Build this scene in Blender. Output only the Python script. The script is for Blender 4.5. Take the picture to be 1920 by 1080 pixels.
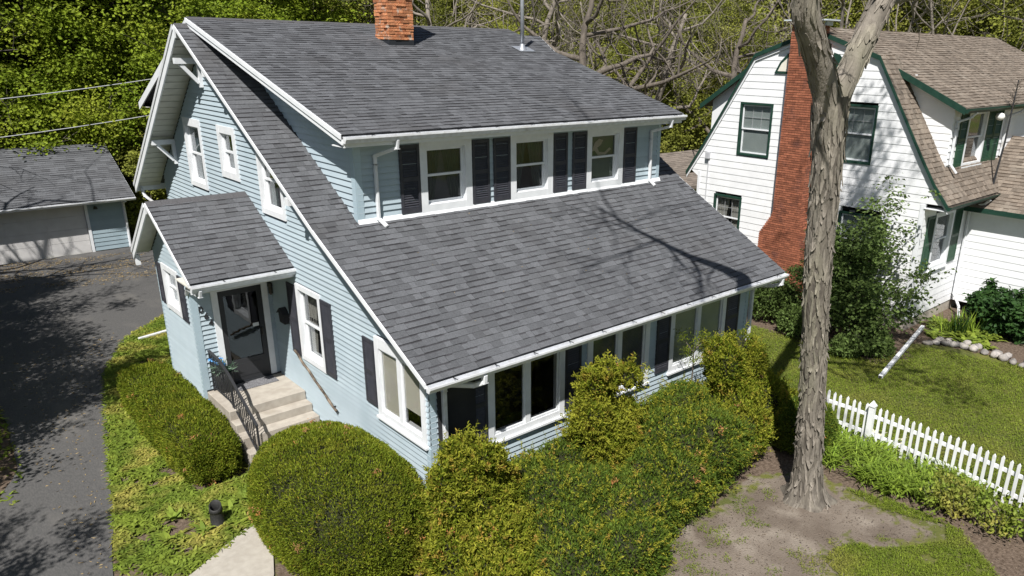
import bpy, math, random
import numpy as np
from mathutils import Matrix, Vector, Euler

# ------------------------------------------------------------------ clear
for o in list(bpy.data.objects): bpy.data.objects.remove(o)
SC = bpy.context.scene
COL = SC.collection
rnd = random.Random(7)
rng = np.random.default_rng(11)
R = math.radians

# ------------------------------------------------------------------ camera
cd = bpy.data.cameras.new('camera'); cam = bpy.data.objects.new('camera', cd); COL.objects.link(cam)
YAW, PITCH, ROLL = 0.7477, -0.3434, 0.017
fw = Vector((math.sin(YAW)*math.cos(PITCH), math.cos(YAW)*math.cos(PITCH), math.sin(PITCH)))
r0 = Vector((math.cos(YAW), -math.sin(YAW), 0)); u0 = r0.cross(fw)
rr = r0*math.cos(ROLL)+u0*math.sin(ROLL); uu = u0*math.cos(ROLL)-r0*math.sin(ROLL)
CAM = Vector((-6.0665, -9.875, 7.9677))
mw = Matrix.Identity(4)
for i in range(3):
    mw[i][0] = rr[i]; mw[i][1] = uu[i]; mw[i][2] = -fw[i]; mw[i][3] = CAM[i]
cam.matrix_world = mw
cd.sensor_width = 36; cd.lens = 1426.25/1920*36
cd.shift_x = (960-1064.22)/1920; cd.shift_y = (604.77-540)/1920
cd.clip_end = 900; cd.clip_start = .1
SC.camera = cam

# ------------------------------------------------------------------ light
SUNV = Vector((-.77, -.588, 1.27)).normalized()          # towards the sun
w = bpy.data.worlds.new('World'); SC.world = w; w.use_nodes = True
nt = w.node_tree; bg = nt.nodes['Background']
sk = nt.nodes.new('ShaderNodeTexSky'); sk.sky_type = 'NISHITA'; sk.sun_disc = False
sk.sun_elevation = math.asin(SUNV.z); sk.sun_rotation = math.atan2(SUNV.x, SUNV.y)
nt.links.new(sk.outputs[0], bg.inputs[0]); bg.inputs[1].default_value = 0.05
sl = bpy.data.lights.new('sun', 'SUN'); sl.energy = 5.0; sl.angle = R(.53); sl.color = (1, .965, .92)
so = bpy.data.objects.new('sun', sl); COL.objects.link(so)
so.rotation_euler = SUNV.to_track_quat('Z', 'Y').to_euler(); so.location = (-20, -15, 30)
SC.view_settings.view_transform = 'Standard'; SC.view_settings.look = 'None'
SC.view_settings.exposure = 0.5; SC.view_settings.gamma = 1; SC.view_settings.use_curve_mapping = False
SC.render.resolution_x = 1024; SC.render.resolution_y = 576

# ------------------------------------------------------------------ materials
def mat(name, c1, c2=None, scale=4., rough=.75, bump=0., bscale=60., isl=0., c3=None, transl=0., spec=.3,
        stretch=(1, 1, 1), lo=.35, hi=.65, metal=0., detail=5., s3=1.2, l3=.55, h3=.75):
    m = bpy.data.materials.new(name); m.use_nodes = True
    n = m.node_tree.nodes; L = m.node_tree.links; b = n['Principled BSDF']
    b.inputs['Roughness'].default_value = rough; b.inputs['Metallic'].default_value = metal
    b.inputs['Specular IOR Level'].default_value = spec
    geo = n.new('ShaderNodeNewGeometry')
    mp = n.new('ShaderNodeMapping'); mp.inputs['Scale'].default_value = stretch
    L.new(geo.outputs['Position'], mp.inputs['Vector'])
    def noise(sc, a, z, det):
        t = n.new('ShaderNodeTexNoise'); t.inputs['Scale'].default_value = sc; t.inputs['Detail'].default_value = det
        L.new(mp.outputs[0], t.inputs['Vector'])
        q = n.new('ShaderNodeMapRange'); q.inputs['From Min'].default_value = a; q.inputs['From Max'].default_value = z
        L.new(t.outputs['Fac'], q.inputs['Value']); return q.outputs[0]
    def mix(f, a, c):
        x = n.new('ShaderNodeMix'); x.data_type = 'RGBA'
        if isinstance(f, float): x.inputs[0].default_value = f
        else: L.new(f, x.inputs[0])
        for s, v in ((x.inputs[6], a), (x.inputs[7], c)):
            if isinstance(v, tuple): s.default_value = v+(1,)
            else: L.new(v, s)
        return x.outputs[2]
    col = mix(noise(scale, lo, hi, detail), c1, c2) if c2 else None
    if c3: col = mix(noise(s3, l3, h3, 3.), col if col else c1, c3)
    if isl:
        oi = n.new('ShaderNodeObjectInfo'); a = n.new('ShaderNodeMath'); a.operation = 'ADD'
        L.new(geo.outputs['Random Per Island'], a.inputs[0]); L.new(oi.outputs['Random'], a.inputs[1])
        fr = n.new('ShaderNodeMath'); fr.operation = 'FRACT'; L.new(a.outputs[0], fr.inputs[0])
        mr = n.new('ShaderNodeMapRange'); mr.inputs['To Min'].default_value = 1-isl; mr.inputs['To Max'].default_value = 1+isl
        L.new(fr.outputs[0], mr.inputs['Value'])
        x = n.new('ShaderNodeMix'); x.data_type = 'RGBA'; x.blend_type = 'MULTIPLY'; x.inputs[0].default_value = 1
        if col: L.new(col, x.inputs[6])
        else: x.inputs[6].default_value = c1+(1,)
        cc = n.new('ShaderNodeCombineColor')
        for k in range(3): L.new(mr.outputs[0], cc.inputs[k])
        L.new(cc.outputs[0], x.inputs[7]); col = x.outputs[2]
    if col: L.new(col, b.inputs['Base Color'])
    else: b.inputs['Base Color'].default_value = c1+(1,)
    if bump:
        t = n.new('ShaderNodeTexNoise'); t.inputs['Scale'].default_value = bscale; t.inputs['Detail'].default_value = 6
        L.new(mp.outputs[0], t.inputs['Vector'])
        bp = n.new('ShaderNodeBump'); bp.inputs['Strength'].default_value = bump; bp.inputs['Distance'].default_value = .02
        L.new(t.outputs['Fac'], bp.inputs['Height']); L.new(bp.outputs[0], b.inputs['Normal'])
    if transl:
        tr = n.new('ShaderNodeBsdfTranslucent'); ms = n.new('ShaderNodeMixShader'); ms.inputs[0].default_value = transl
        if col: L.new(col, tr.inputs[0])
        else: tr.inputs[0].default_value = c1+(1,)
        L.new(b.outputs[0], ms.inputs[1]); L.new(tr.outputs[0], ms.inputs[2])
        L.new(ms.outputs[0], n['Material Output'].inputs[0])
    return m

def glass_mat(name, tint=.75, refl=.06):
    m = bpy.data.materials.new(name); m.use_nodes = True
    n = m.node_tree.nodes; L = m.node_tree.links; n.remove(n['Principled BSDF'])
    t = n.new('ShaderNodeBsdfTransparent'); t.inputs[0].default_value = (tint, tint, tint, 1)
    g = n.new('ShaderNodeBsdfGlossy'); g.inputs['Roughness'].default_value = .02; g.inputs[0].default_value = (.9, .93, .95, 1)
    lw = n.new('ShaderNodeLayerWeight'); pw_ = n.new('ShaderNodeMath'); pw_.operation = 'POWER'; pw_.inputs[1].default_value = 4
    L.new(lw.outputs['Facing'], pw_.inputs[0]); f = n.new('ShaderNodeMapRange'); f.inputs['To Min'].default_value = refl; f.inputs['To Max'].default_value = 1
    L.new(pw_.outputs[0], f.inputs['Value'])
    geo = n.new('ShaderNodeNewGeometry'); tx = n.new('ShaderNodeTexNoise'); tx.inputs['Scale'].default_value = 1.6
    L.new(geo.outputs['Position'], tx.inputs['Vector'])
    bp = n.new('ShaderNodeBump'); bp.inputs['Strength'].default_value = .06; bp.inputs['Distance'].default_value = .05
    L.new(tx.outputs['Fac'], bp.inputs['Height']); L.new(bp.outputs[0], g.inputs['Normal'])
    x = n.new('ShaderNodeMixShader'); L.new(f.outputs[0], x.inputs[0]); L.new(t.outputs[0], x.inputs[1]); L.new(g.outputs[0], x.inputs[2])
    L.new(x.outputs[0], n['Material Output'].inputs[0]); return m

M = {}
M['siding'] = mat('blue_siding', (.375, .452, .497), (.40, .477, .522), 2.5, .6, .05, 30, isl=.04, c3=(.335, .413, .458), s3=.7)
M['trim'] = mat('white_trim', (.76, .78, .80), (.69, .71, .73), 6, .5, .03, 40)
M['bluetrim'] = mat('blue_trim', (.36, .46, .515), (.385, .485, .54), 3, .5)
M['gutter'] = mat('gutter_white', (.72, .74, .77), (.60, .61, .62), 9, .35, c3=(.45, .43, .40), s3=3, l3=.6, h3=.8)
M['soffit'] = mat('soffit_cream', (.62, .61, .55), (.54, .53, .48), 5, .6)
M['shutter'] = mat('shutter_dark', (.035, .037, .047), (.05, .05, .06), 8, .5, isl=.0)
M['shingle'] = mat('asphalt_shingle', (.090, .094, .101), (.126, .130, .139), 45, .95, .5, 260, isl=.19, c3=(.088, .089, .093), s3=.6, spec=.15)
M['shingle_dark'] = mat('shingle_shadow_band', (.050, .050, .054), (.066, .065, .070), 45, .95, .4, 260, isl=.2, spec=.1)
M['brown_dark'] = mat('wood_shingle_dark_band', (.085, .065, .048), (.11, .085, .065), 30, .95, .4, 160, isl=.2, spec=.1)  # darker tone on the butt and upper strip of the wood shingles
M['ridge'] = mat('shingle_cap', (.08, .08, .085), (.11, .108, .112), 50, .95, .5, 260, spec=.15)
M['glass'] = glass_mat('window_glass', .82, .035)
M['door_glass'] = glass_mat('door_glass', .45, .065)
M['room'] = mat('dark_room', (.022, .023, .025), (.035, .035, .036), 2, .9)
M['curtain'] = mat('curtain_green', (.075, .115, .10), (.04, .065, .06), 3, .9, stretch=(8, 8, .3))
M['curtain_white'] = mat('curtain_white', (.5, .5, .45), (.36, .36, .33), 3, .9, stretch=(8, 8, .3))
M['blind'] = mat('blind_cream', (.74, .72, .62), (.66, .64, .55), 3, .7)
M['blind_dark'] = mat('blind_grey', (.16, .17, .18), (.12, .13, .14), 3, .7)
M['blind_pale'] = mat('shade_grey_green', (.48, .55, .53), (.42, .49, .47), 2, .7)
M['blind_moss'] = mat('shade_moss', (.13, .19, .12), (.10, .15, .095), 2, .7)
M['blind_green'] = mat('shade_green', (.58, .64, .55), (.50, .56, .48), 2, .7)
M['sashwood'] = mat('sash_brown', (.23, .10, .05), (.17, .08, .04), 10, .6)
M['brick'] = mat('red_brick', (.33, .12, .066), (.25, .088, .05), 14, .9, .4, 90, isl=.3, c3=(.15, .062, .045), s3=2)
M['mortar'] = mat('mortar', (.42, .27, .20), (.34, .20, .15), 12, .95, .3, 80)
M['obrick'] = mat('orange_brick', (.56, .25, .12), (.42, .16, .075), 11, .95, .7, 45, isl=.30, c3=(.45, .36, .29), s3=7, l3=.58, h3=.7)
M['omortar'] = mat('chimney_joint', (.12, .075, .05), (.18, .11, .08), 14, .95, .5, 60)
M['flash'] = mat('black_flashing', (.025, .028, .033), rough=.4)
M['pipe'] = mat('galvanised_pipe', (.42, .44, .47), (.33, .35, .38), 9, .4, metal=.5)
M['concrete'] = mat('concrete', (.42, .385, .33), (.355, .32, .275), 7, .9, .25, 90, c3=(.30, .265, .22), s3=2.2)
M['path'] = mat('path_concrete', (.41, .38, .33), (.355, .325, .28), 9, .9, .3, 110, c3=(.34, .31, .265), s3=1.5)
M['iron'] = mat('black_iron', (.03, .031, .034), rough=.45)
M['matrub'] = mat('door_mat', (.10, .10, .11), (.22, .22, .23), 70, .95, .6, 120, lo=.45, hi=.55)
M['plastic'] = mat('black_plastic', (.018, .018, .018), (.03, .03, .028), 30, .6)
M['branchwood'] = mat('peeled_branch', (.24, .19, .14), (.05, .038, .03), 9, .85, .5, 50, stretch=(1, 1, 1))
M['asphalt'] = mat('asphalt', (.072, .071, .070), (.098, .095, .092), 40, .92, .3, 140, c3=(.135, .128, .118), s3=1.1, l3=.56, h3=.8, detail=8, stretch=(1, .35, 1))
M['white_siding'] = mat('white_siding', (.80, .81, .82), (.74, .75, .76), 3, .55, .04, 30, isl=.02)
M['green'] = mat('green_trim', (.017, .052, .036), (.012, .04, .028), 6, .5)
M['green_sh'] = mat('green_shutter', (.025, .075, .04), (.018, .06, .032), 6, .5)
M['brown_sh'] = mat('wood_shingle', (.215, .178, .142), (.15, .124, .10), 30, .95, .5, 160, isl=.27, c3=(.255, .22, .18), s3=1.1)
M['flashing'] = mat('pale_flashing', (.5, .55, .58), rough=.4)
M['yew'] = mat('yew_foliage', (.18, .22, .02), (.105, .145, .013), 2.2, .55, isl=.45, transl=.3, c3=(.21, .22, .024), s3=1.6, spec=.1)
M['yewd'] = mat('yew_green', (.125, .18, .026), (.07, .115, .016), 2.4, .55, isl=.45, transl=.3, c3=(.16, .205, .03), s3=1.3, spec=.1)
M['yewtip'] = mat('yew_tips', (.30, .30, .035), (.20, .22, .022), 3, .6, isl=.35, transl=.3, spec=.1, c3=(.36, .23, .05), s3=3.5, l3=.58, h3=.7)
M['dead'] = mat('dead_sprig', (.42, .17, .05), (.34, .20, .09), 6, .8, isl=.3)
M['yewcore'] = mat('yew_shade_core', (.018, .022, .009), (.028, .028, .012), 12, .95, .8, 30)  # core of inner twigs, with the bush's inner shade put into its colour
M['leaf'] = mat('maple_leaf', (.25, .31, .03), (.15, .22, .02), .55, .5, isl=.42, transl=.38, c3=(.33, .35, .045), s3=.35, spec=.1)
M['leafd'] = mat('dark_leaf', (.045, .075, .018), (.03, .05, .012), .6, .55, isl=.4, transl=.3, spec=.1)  # dark green leaves of the trees behind the maples
M['leafo'] = mat('olive_leaf', (.27, .29, .05), (.18, .20, .04), .5, .6, isl=.4, transl=.35, c3=(.31, .29, .075), s3=.3, spec=.1)
M['brush'] = mat('brush_leaf', (.28, .265, .09), (.24, .20, .11), .4, .8, isl=.45, transl=.25, c3=(.22, .25, .04), s3=.22, l3=.5, h3=.6, spec=.1)
M['shrubleaf'] = mat('shrub_leaf', (.15, .215, .06), (.10, .15, .042), 3, .45, isl=.4, transl=.3, spec=.1)
M['blossom'] = mat('pale_blossom', (.62, .60, .45), isl=.15, rough=.7)
M['gc'] = mat('ground_cover_leaf', (.21, .27, .04), (.13, .19, .03), 1.6, .5, isl=.35, transl=.35, c3=(.36, .33, .08), s3=1.4, l3=.48, h3=.66, spec=.1)
M['lily'] = mat('daylily_leaf', (.25, .34, .045), (.17, .26, .035), 3, .45, isl=.35, transl=.35, spec=.1)
M['hosta'] = mat('hosta_leaf', (.24, .30, .045), (.17, .24, .04), 3, .5, isl=.3, transl=.3, spec=.1)
M['darkplant'] = mat('peony_leaf', (.045, .095, .025), (.03, .07, .02), 3, .45, isl=.35, transl=.25, spec=.1)
M['grassb'] = mat('grass_blade', (.19, .24, .03), (.14, .195, .022), 1.2, .6, isl=.35, transl=.3, c3=(.27, .25, .06), s3=.5, spec=.1)
M['bluefl'] = mat('blue_petal', (.13, .36, .70), isl=.2)
M['greyleaf'] = mat('grey_green_leaf', (.16, .24, .17), isl=.3, transl=.2)
M['bark'] = mat('shaggy_bark', (.27, .24, .20), (.17, .15, .125), 5, .95, .9, 26, c3=(.24, .225, .165), s3=.9, stretch=(1.6, 1.6, .35), isl=.2)
M['bark_in'] = mat('inner_bark', (.18, .16, .13), (.10, .087, .072), 7, .95, .9, 26, stretch=(1.6, 1.6, .35))
M['barkd'] = mat('grey_bark', (.17, .145, .12), (.10, .085, .07), 6, .95, .8, 20, stretch=(1.5, 1.5, .4))
M['twig'] = mat('pale_twig', (.25, .22, .185), (.16, .14, .115), 5, .9, .4, 30)
M['picket'] = mat('white_vinyl', (.82, .83, .84), (.76, .77, .78), 4, .35, c3=(.62, .62, .58), s3=5, l3=.62, h3=.8)
M['stone'] = mat('field_stone', (.36, .33, .30), (.24, .225, .21), 7, .9, .6, 30, isl=.3, c3=(.40, .36, .31), s3=3)
M['woodpost'] = mat('weathered_wood', (.40, .33, .25), (.30, .24, .18), 9, .9)
M['garagedoor'] = mat('garage_door', (.60, .59, .58), (.54, .53, .52), 3, .6)
M['bluedark'] = mat('garage_siding', (.27, .35, .39), (.30, .38, .42), 2.5, .6, isl=.03)
M['wire'] = mat('grey_cable', (.42, .43, .45), rough=.6)
M['brass'] = mat('lamp_metal', (.05, .045, .035), rough=.4)
M['lampglass'] = mat('lamp_globe', (.75, .75, .72), rough=.2)
M['label'] = mat('sticker', (.6, .62, .62), rough=.5)
M['winpaint'] = mat('window_picture', (.62, .56, .46), (.5, .45, .37), 4, .8)
M['greyroof'] = mat('shed_roof', (.19, .16, .135), (.14, .12, .10), 20, .95, .3, 90, isl=.2)

# ------------------------------------------------------------------ mesh helpers
ORD = ['first', 'second', 'third', 'fourth', 'fifth', 'sixth', 'seventh', 'eighth', 'ninth', 'tenth', 'eleventh', 'twelfth', 'thirteenth', 'fourteenth', 'fifteenth', 'sixteenth', 'seventeenth', 'eighteenth', 'nineteenth', 'twentieth', 'twenty-first', 'twenty-second', 'twenty-third', 'twenty-fourth', 'twenty-fifth', 'twenty-sixth', 'twenty-seventh', 'twenty-eighth', 'twenty-ninth', 'thirtieth', 'thirty-first', 'thirty-second']
def tag(o, label, cat=None, group=None, kind=None):
    if label: o['label'] = label
    if cat: o['category'] = cat
    if group: o['group'] = group
    if kind: o['kind'] = kind
    return o

def link(o, parent=None):
    COL.objects.link(o)
    if parent:
        o.parent = parent
        if parent.get('_root'): o.location = -Vector(parent.location)   # meshes are laid out in world units
    return o

def thing(name, label, cat, loc, group=None):
    o = bpy.data.objects.new(name, None); COL.objects.link(o); o.location = loc; o.empty_display_size = .2
    o['_root'] = 1
    return tag(o, label, cat, group)

class MB:
    def __init__(s): s.v = []; s.f = []
    def box(s, x0, x1, y0, y1, z0, z1):
        b = len(s.v)
        s.v += [(x0, y0, z0), (x1, y0, z0), (x1, y1, z0), (x0, y1, z0), (x0, y0, z1), (x1, y0, z1), (x1, y1, z1), (x0, y1, z1)]
        s.f += [tuple(b+i for i in q) for q in ((0, 3, 2, 1), (4, 5, 6, 7), (0, 1, 5, 4), (1, 2, 6, 5), (2, 3, 7, 6), (3, 0, 4, 7))]
        return s
    def hexa(s, p):            # eight corners: bottom loop then top loop
        b = len(s.v); s.v += [tuple(q) for q in p]
        s.f += [tuple(b+i for i in q) for q in ((0, 3, 2, 1), (4, 5, 6, 7), (0, 1, 5, 4), (1, 2, 6, 5), (2, 3, 7, 6), (3, 0, 4, 7))]
        return s
    def poly(s, pts):
        b = len(s.v); s.v += [tuple(p) for p in pts]; s.f.append(tuple(range(b, b+len(pts)))); return s
    def prism(s, loop, d):     # loop of points extruded by vector d
        n = len(loop); b = len(s.v)
        s.v += [tuple(p) for p in loop]+[tuple(Vector(p)+Vector(d)) for p in loop]
        s.f.append(tuple(range(b+n-1, b-1, -1))); s.f.append(tuple(range(b+n, b+2*n)))
        for i in range(n):
            j = (i+1) % n; s.f.append((b+i, b+j, b+n+j, b+n+i))
        return s
    def bar(s, a, c, wd, hg=None, up=(0, 0, 1)):   # rectangular bar between two points
        a = Vector(a); c = Vector(c); d = (c-a).normalized(); hg = hg or wd
        sd = d.cross(Vector(up))
        if sd.length < 1e-4: sd = d.cross(Vector((1, 0, 0)))
        sd.normalize(); u = sd.cross(d); sd *= wd/2; u *= hg/2
        return s.hexa([a-sd-u, a+sd-u, c+sd-u, c-sd-u, a-sd+u, a+sd+u, c+sd+u, c-sd+u])
    def tube(s, pts, rad, n=8, cap=True):
        pts = [Vector(p) for p in pts]
        if not isinstance(rad, (list, tuple)): rad = [rad]*len(pts)
        b = len(s.v); ref = None
        for i, p in enumerate(pts):
            d = (pts[min(i+1, len(pts)-1)]-pts[max(i-1, 0)])
            if d.length < 1e-9: d = Vector((0, 0, 1))
            d.normalize()
            if ref is None:
                ref = d.cross(Vector((.31, .17, .93)))
                if ref.length < .05: ref = d.cross(Vector((1, 0, 0)))
            ref = (ref-d*ref.dot(d)).normalized(); q = d.cross(ref)
            for k in range(n):
                t = 2*math.pi*k/n; s.v.append(tuple(p+(ref*math.cos(t)+q*math.sin(t))*rad[i]))
        for i in range(len(pts)-1):
            for k in range(n):
                k2 = (k+1) % n
                s.f.append((b+i*n+k, b+i*n+k2, b+(i+1)*n+k2, b+(i+1)*n+k))
        if cap:
            s.f.append(tuple(b+k for k in range(n-1, -1, -1))); s.f.append(tuple(b+(len(pts)-1)*n+k for k in range(n)))
        return s
    def lathe(s, prof, c, n=16, tilt=None):
        b = len(s.v); c = Vector(c)
        for r_, z in prof:
            for k in range(n):
                t = 2*math.pi*k/n; p = Vector((r_*math.cos(t), r_*math.sin(t), z))
                if tilt: p = tilt(p)
                s.v.append(tuple(c+p))
        for i in range(len(prof)-1):
            for k in range(n):
                k2 = (k+1) % n; s.f.append((b+i*n+k, b+i*n+k2, b+(i+1)*n+k2, b+(i+1)*n+k))
        return s
    def mesh(s, name, m, smooth=False):
        me = bpy.data.meshes.new(name); me.from_pydata(s.v, [], s.f); me.materials.append(m)
        if smooth: me.polygons.foreach_set('use_smooth', [True]*len(me.polygons))
        me.update(); return me
    def build(s, name, m, parent=None, smooth=False, bevel=0):
        o = bpy.data.objects.new(name, s.mesh(name, m, smooth)); link(o, parent)
        if bevel:
            q = o.modifiers.new('bevel', 'BEVEL'); q.width = bevel; q.segments = 1
        return o

def arr_mesh(name, V, F, m, smooth=False):
    V = np.asarray(V, np.float32); F = np.asarray(F, np.int32); k = F.shape[1]
    me = bpy.data.meshes.new(name); me.vertices.add(len(V)); me.vertices.foreach_set('co', V.ravel())
    me.loops.add(F.size); me.loops.foreach_set('vertex_index', F.ravel())
    me.polygons.add(len(F)); me.polygons.foreach_set('loop_start', np.arange(len(F), dtype=np.int32)*k)
    me.polygons.foreach_set('use_smooth', np.full(len(F), bool(smooth)))
    me.materials.append(m); me.update(calc_edges=True); return me

def arr_obj(name, V, F, m, parent=None, smooth=False):
    return link(bpy.data.objects.new(name, arr_mesh(name, V, F, m, smooth)), parent)

def unit(a): return a/np.maximum(np.linalg.norm(a, axis=1, keepdims=True), 1e-9)

def leaf_arrays(P, D, L, W, bend=.15, face=None):
    """folded leaf: two quads sharing the midrib"""
    n = len(P); D = unit(D)
    if face is None: N = unit(np.cross(D, unit(rng.normal(size=(n, 3)))))
    else: N = unit(face-D*(face*D).sum(1, keepdims=True)+1e-6)
    S = np.cross(D, N)
    L = np.broadcast_to(np.asarray(L, float), (n,))[:, None]; W = np.broadcast_to(np.asarray(W, float), (n,))[:, None]
    mid = P+D*L*.5-N*L*bend*.3
    V = np.stack([P, mid+S*W*.5+N*L*bend*.6, P+D*L-N*L*bend, mid-S*W*.5+N*L*bend*.6], 1).reshape(-1, 3)
    F = np.arange(n*4).reshape(n, 4); return V, F

def blade_arrays(P, D, L, W, droop, seg=3):
    """long arching strap leaves"""
    n = len(P); D = unit(D); up = np.array([0, 0, 1.]); H = unit(np.cross(D, up)+1e-6)
    rows = []
    for i in range(seg+1):
        t = i/seg; c = P+D*(L*t)[:, None]-up*(droop*L*t*t)[:, None]; wd = (W*(1-t**2)*.5+.0008)[:, None]
        rows += [c-H*wd, c+H*wd]
    V = np.stack(rows, 1).reshape(-1, 3); k = 2*(seg+1); b = np.arange(n)*k
    F = np.concatenate([np.stack([b+2*i, b+2*i+1, b+2*i+3, b+2*i+2], 1) for i in range(seg)]); return V, F

# ------------------------------------------------------------------ facade helpers: F(axis, c).P(u, z, d) -> world, d outward
class Face:
    def __init__(s, ax, c): s.ax = ax; s.c = c
    def P(s, u, z, d): return (s.c-d, u, z) if s.ax == 'x' else (u, s.c-d, z)
    def box(s, mb, u0, u1, z0, z1, d0, d1):
        a, b = s.P(u0, z0, d0), s.P(u1, z1, d1)
        return mb.box(min(a[0], b[0]), max(a[0], b[0]), min(a[1], b[1]), max(a[1], b[1]), z0, z1)
    def hex(s, mb, lo, hi, z0, z1, db, dt, din):
        """slab: lo=(ua,ub) at z0 and hi at z1; outward db at the bottom, dt at the top, din inner"""
        P = s.P
        return mb.hexa([P(lo[0], z0, din), P(lo[1], z0, din), P(lo[1], z0, db), P(lo[0], z0, db),
                        P(hi[0], z1, din), P(hi[1], z1, din), P(hi[1], z1, dt), P(hi[0], z1, dt)])

def subtract(iv, cuts):
    out = [iv]
    for a, b in cuts:
        nx = []
        for p, q in out:
            if b <= p or a >= q: nx.append((p, q))
            else:
                if a > p: nx.append((p, a))
                if b < q: nx.append((b, q))
        out = nx
    return [(p, q) for p, q in out if q-p > .015]

def clad(F, root, name, z0, z1, span, openings, m, ex=.105, proud=.030, board='siding_board'):
    """a wall of lapped boards: the part is the wall core, every course piece is a child board"""
    core = MB(); pieces = []; z = z0
    while z < z1-.01:
        zt = min(z+ex, z1); lo = span(z+.001); hi = span(zt-.001)
        if hi[1]-hi[0] < .05: hi = ((lo[0]+lo[1])/2-.02, (lo[0]+lo[1])/2+.02)
        if lo[1]-lo[0] > .06:
            cuts = [(a, b) for a, b, c, d in openings if c < zt and d > z]
            for p, q in subtract((min(lo[0], hi[0]), max(lo[1], hi[1])), cuts):
                l = (max(p, lo[0]), min(q, lo[1])); h = (max(p, hi[0]), min(q, hi[1]))
                if l[1]-l[0] < .01 or h[1]-h[0] < .01: continue
                pieces.append((l, h, z, zt)); F.hex(core, l, h, z, zt, -.004, -.004, -.14)
        z = zt
    w_ = core.build(name, m, root)
    for l, h, a, b in pieces: CLAD.append((root, w_, F, l, h, a, b, proud, board, m))
    return w_

CLAD = []
def finish_cladding(limit=300):
    """the boards that show largest become objects; what is past the limit is joined per wall"""
    def size(q):
        c = Vector(q[2].P((q[3][0]+q[3][1])/2, q[5], 0)); return (q[3][1]-q[3][0])/(c-CAM).length
    CLAD.sort(key=size, reverse=True); rest = {}
    for i, (root, w_, F, l, h, a, b, proud, board, m) in enumerate(CLAD):
        if i < limit:
            mb = MB(); F.hex(mb, l, h, a, b, proud, .003, -.003); mb.build(board, m, w_)
        else: F.hex(rest.setdefault(w_.name, (MB(), w_, m))[0], l, h, a, b, proud, .003, -.003)
    for mb, w_, m in rest.values(): mb.build('siding_field', m, w_)['kind'] = 'stuff'
    CLAD.clear()

def shutter(F, root, u0, u1, z0, z1, m, d=.024, n=None, name='shutter'):
    mb = MB(); t = .03; st = min(.055, (u1-u0)*.2)
    F.box(mb, u0, u0+st, z0, z1, d, d+t); F.box(mb, u1-st, u1, z0, z1, d, d+t)
    zm = (z0+z1)/2
    for a, b in ((z0, z0+.10), (zm-.045, zm+.045), (z1-.07, z1)): F.box(mb, u0+st, u1-st, a, b, d, d+t-.002)
    F.box(mb, u0+st, u1-st, z0+.1, z1-.07, d-.002, d+.004)
    for a, b in ((z0+.10, zm-.045), (zm+.045, z1-.07)):
        k = max(4, int((b-a)/.045))
        for i in range(k):
            c = a+(i+.5)*(b-a)/k; F.hex(mb, (u0+st, u1-st), (u0+st, u1-st), c-.016, c+.016, d+.026, d+.012, d+.004)
    return mb.build(name, m, root)

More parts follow.
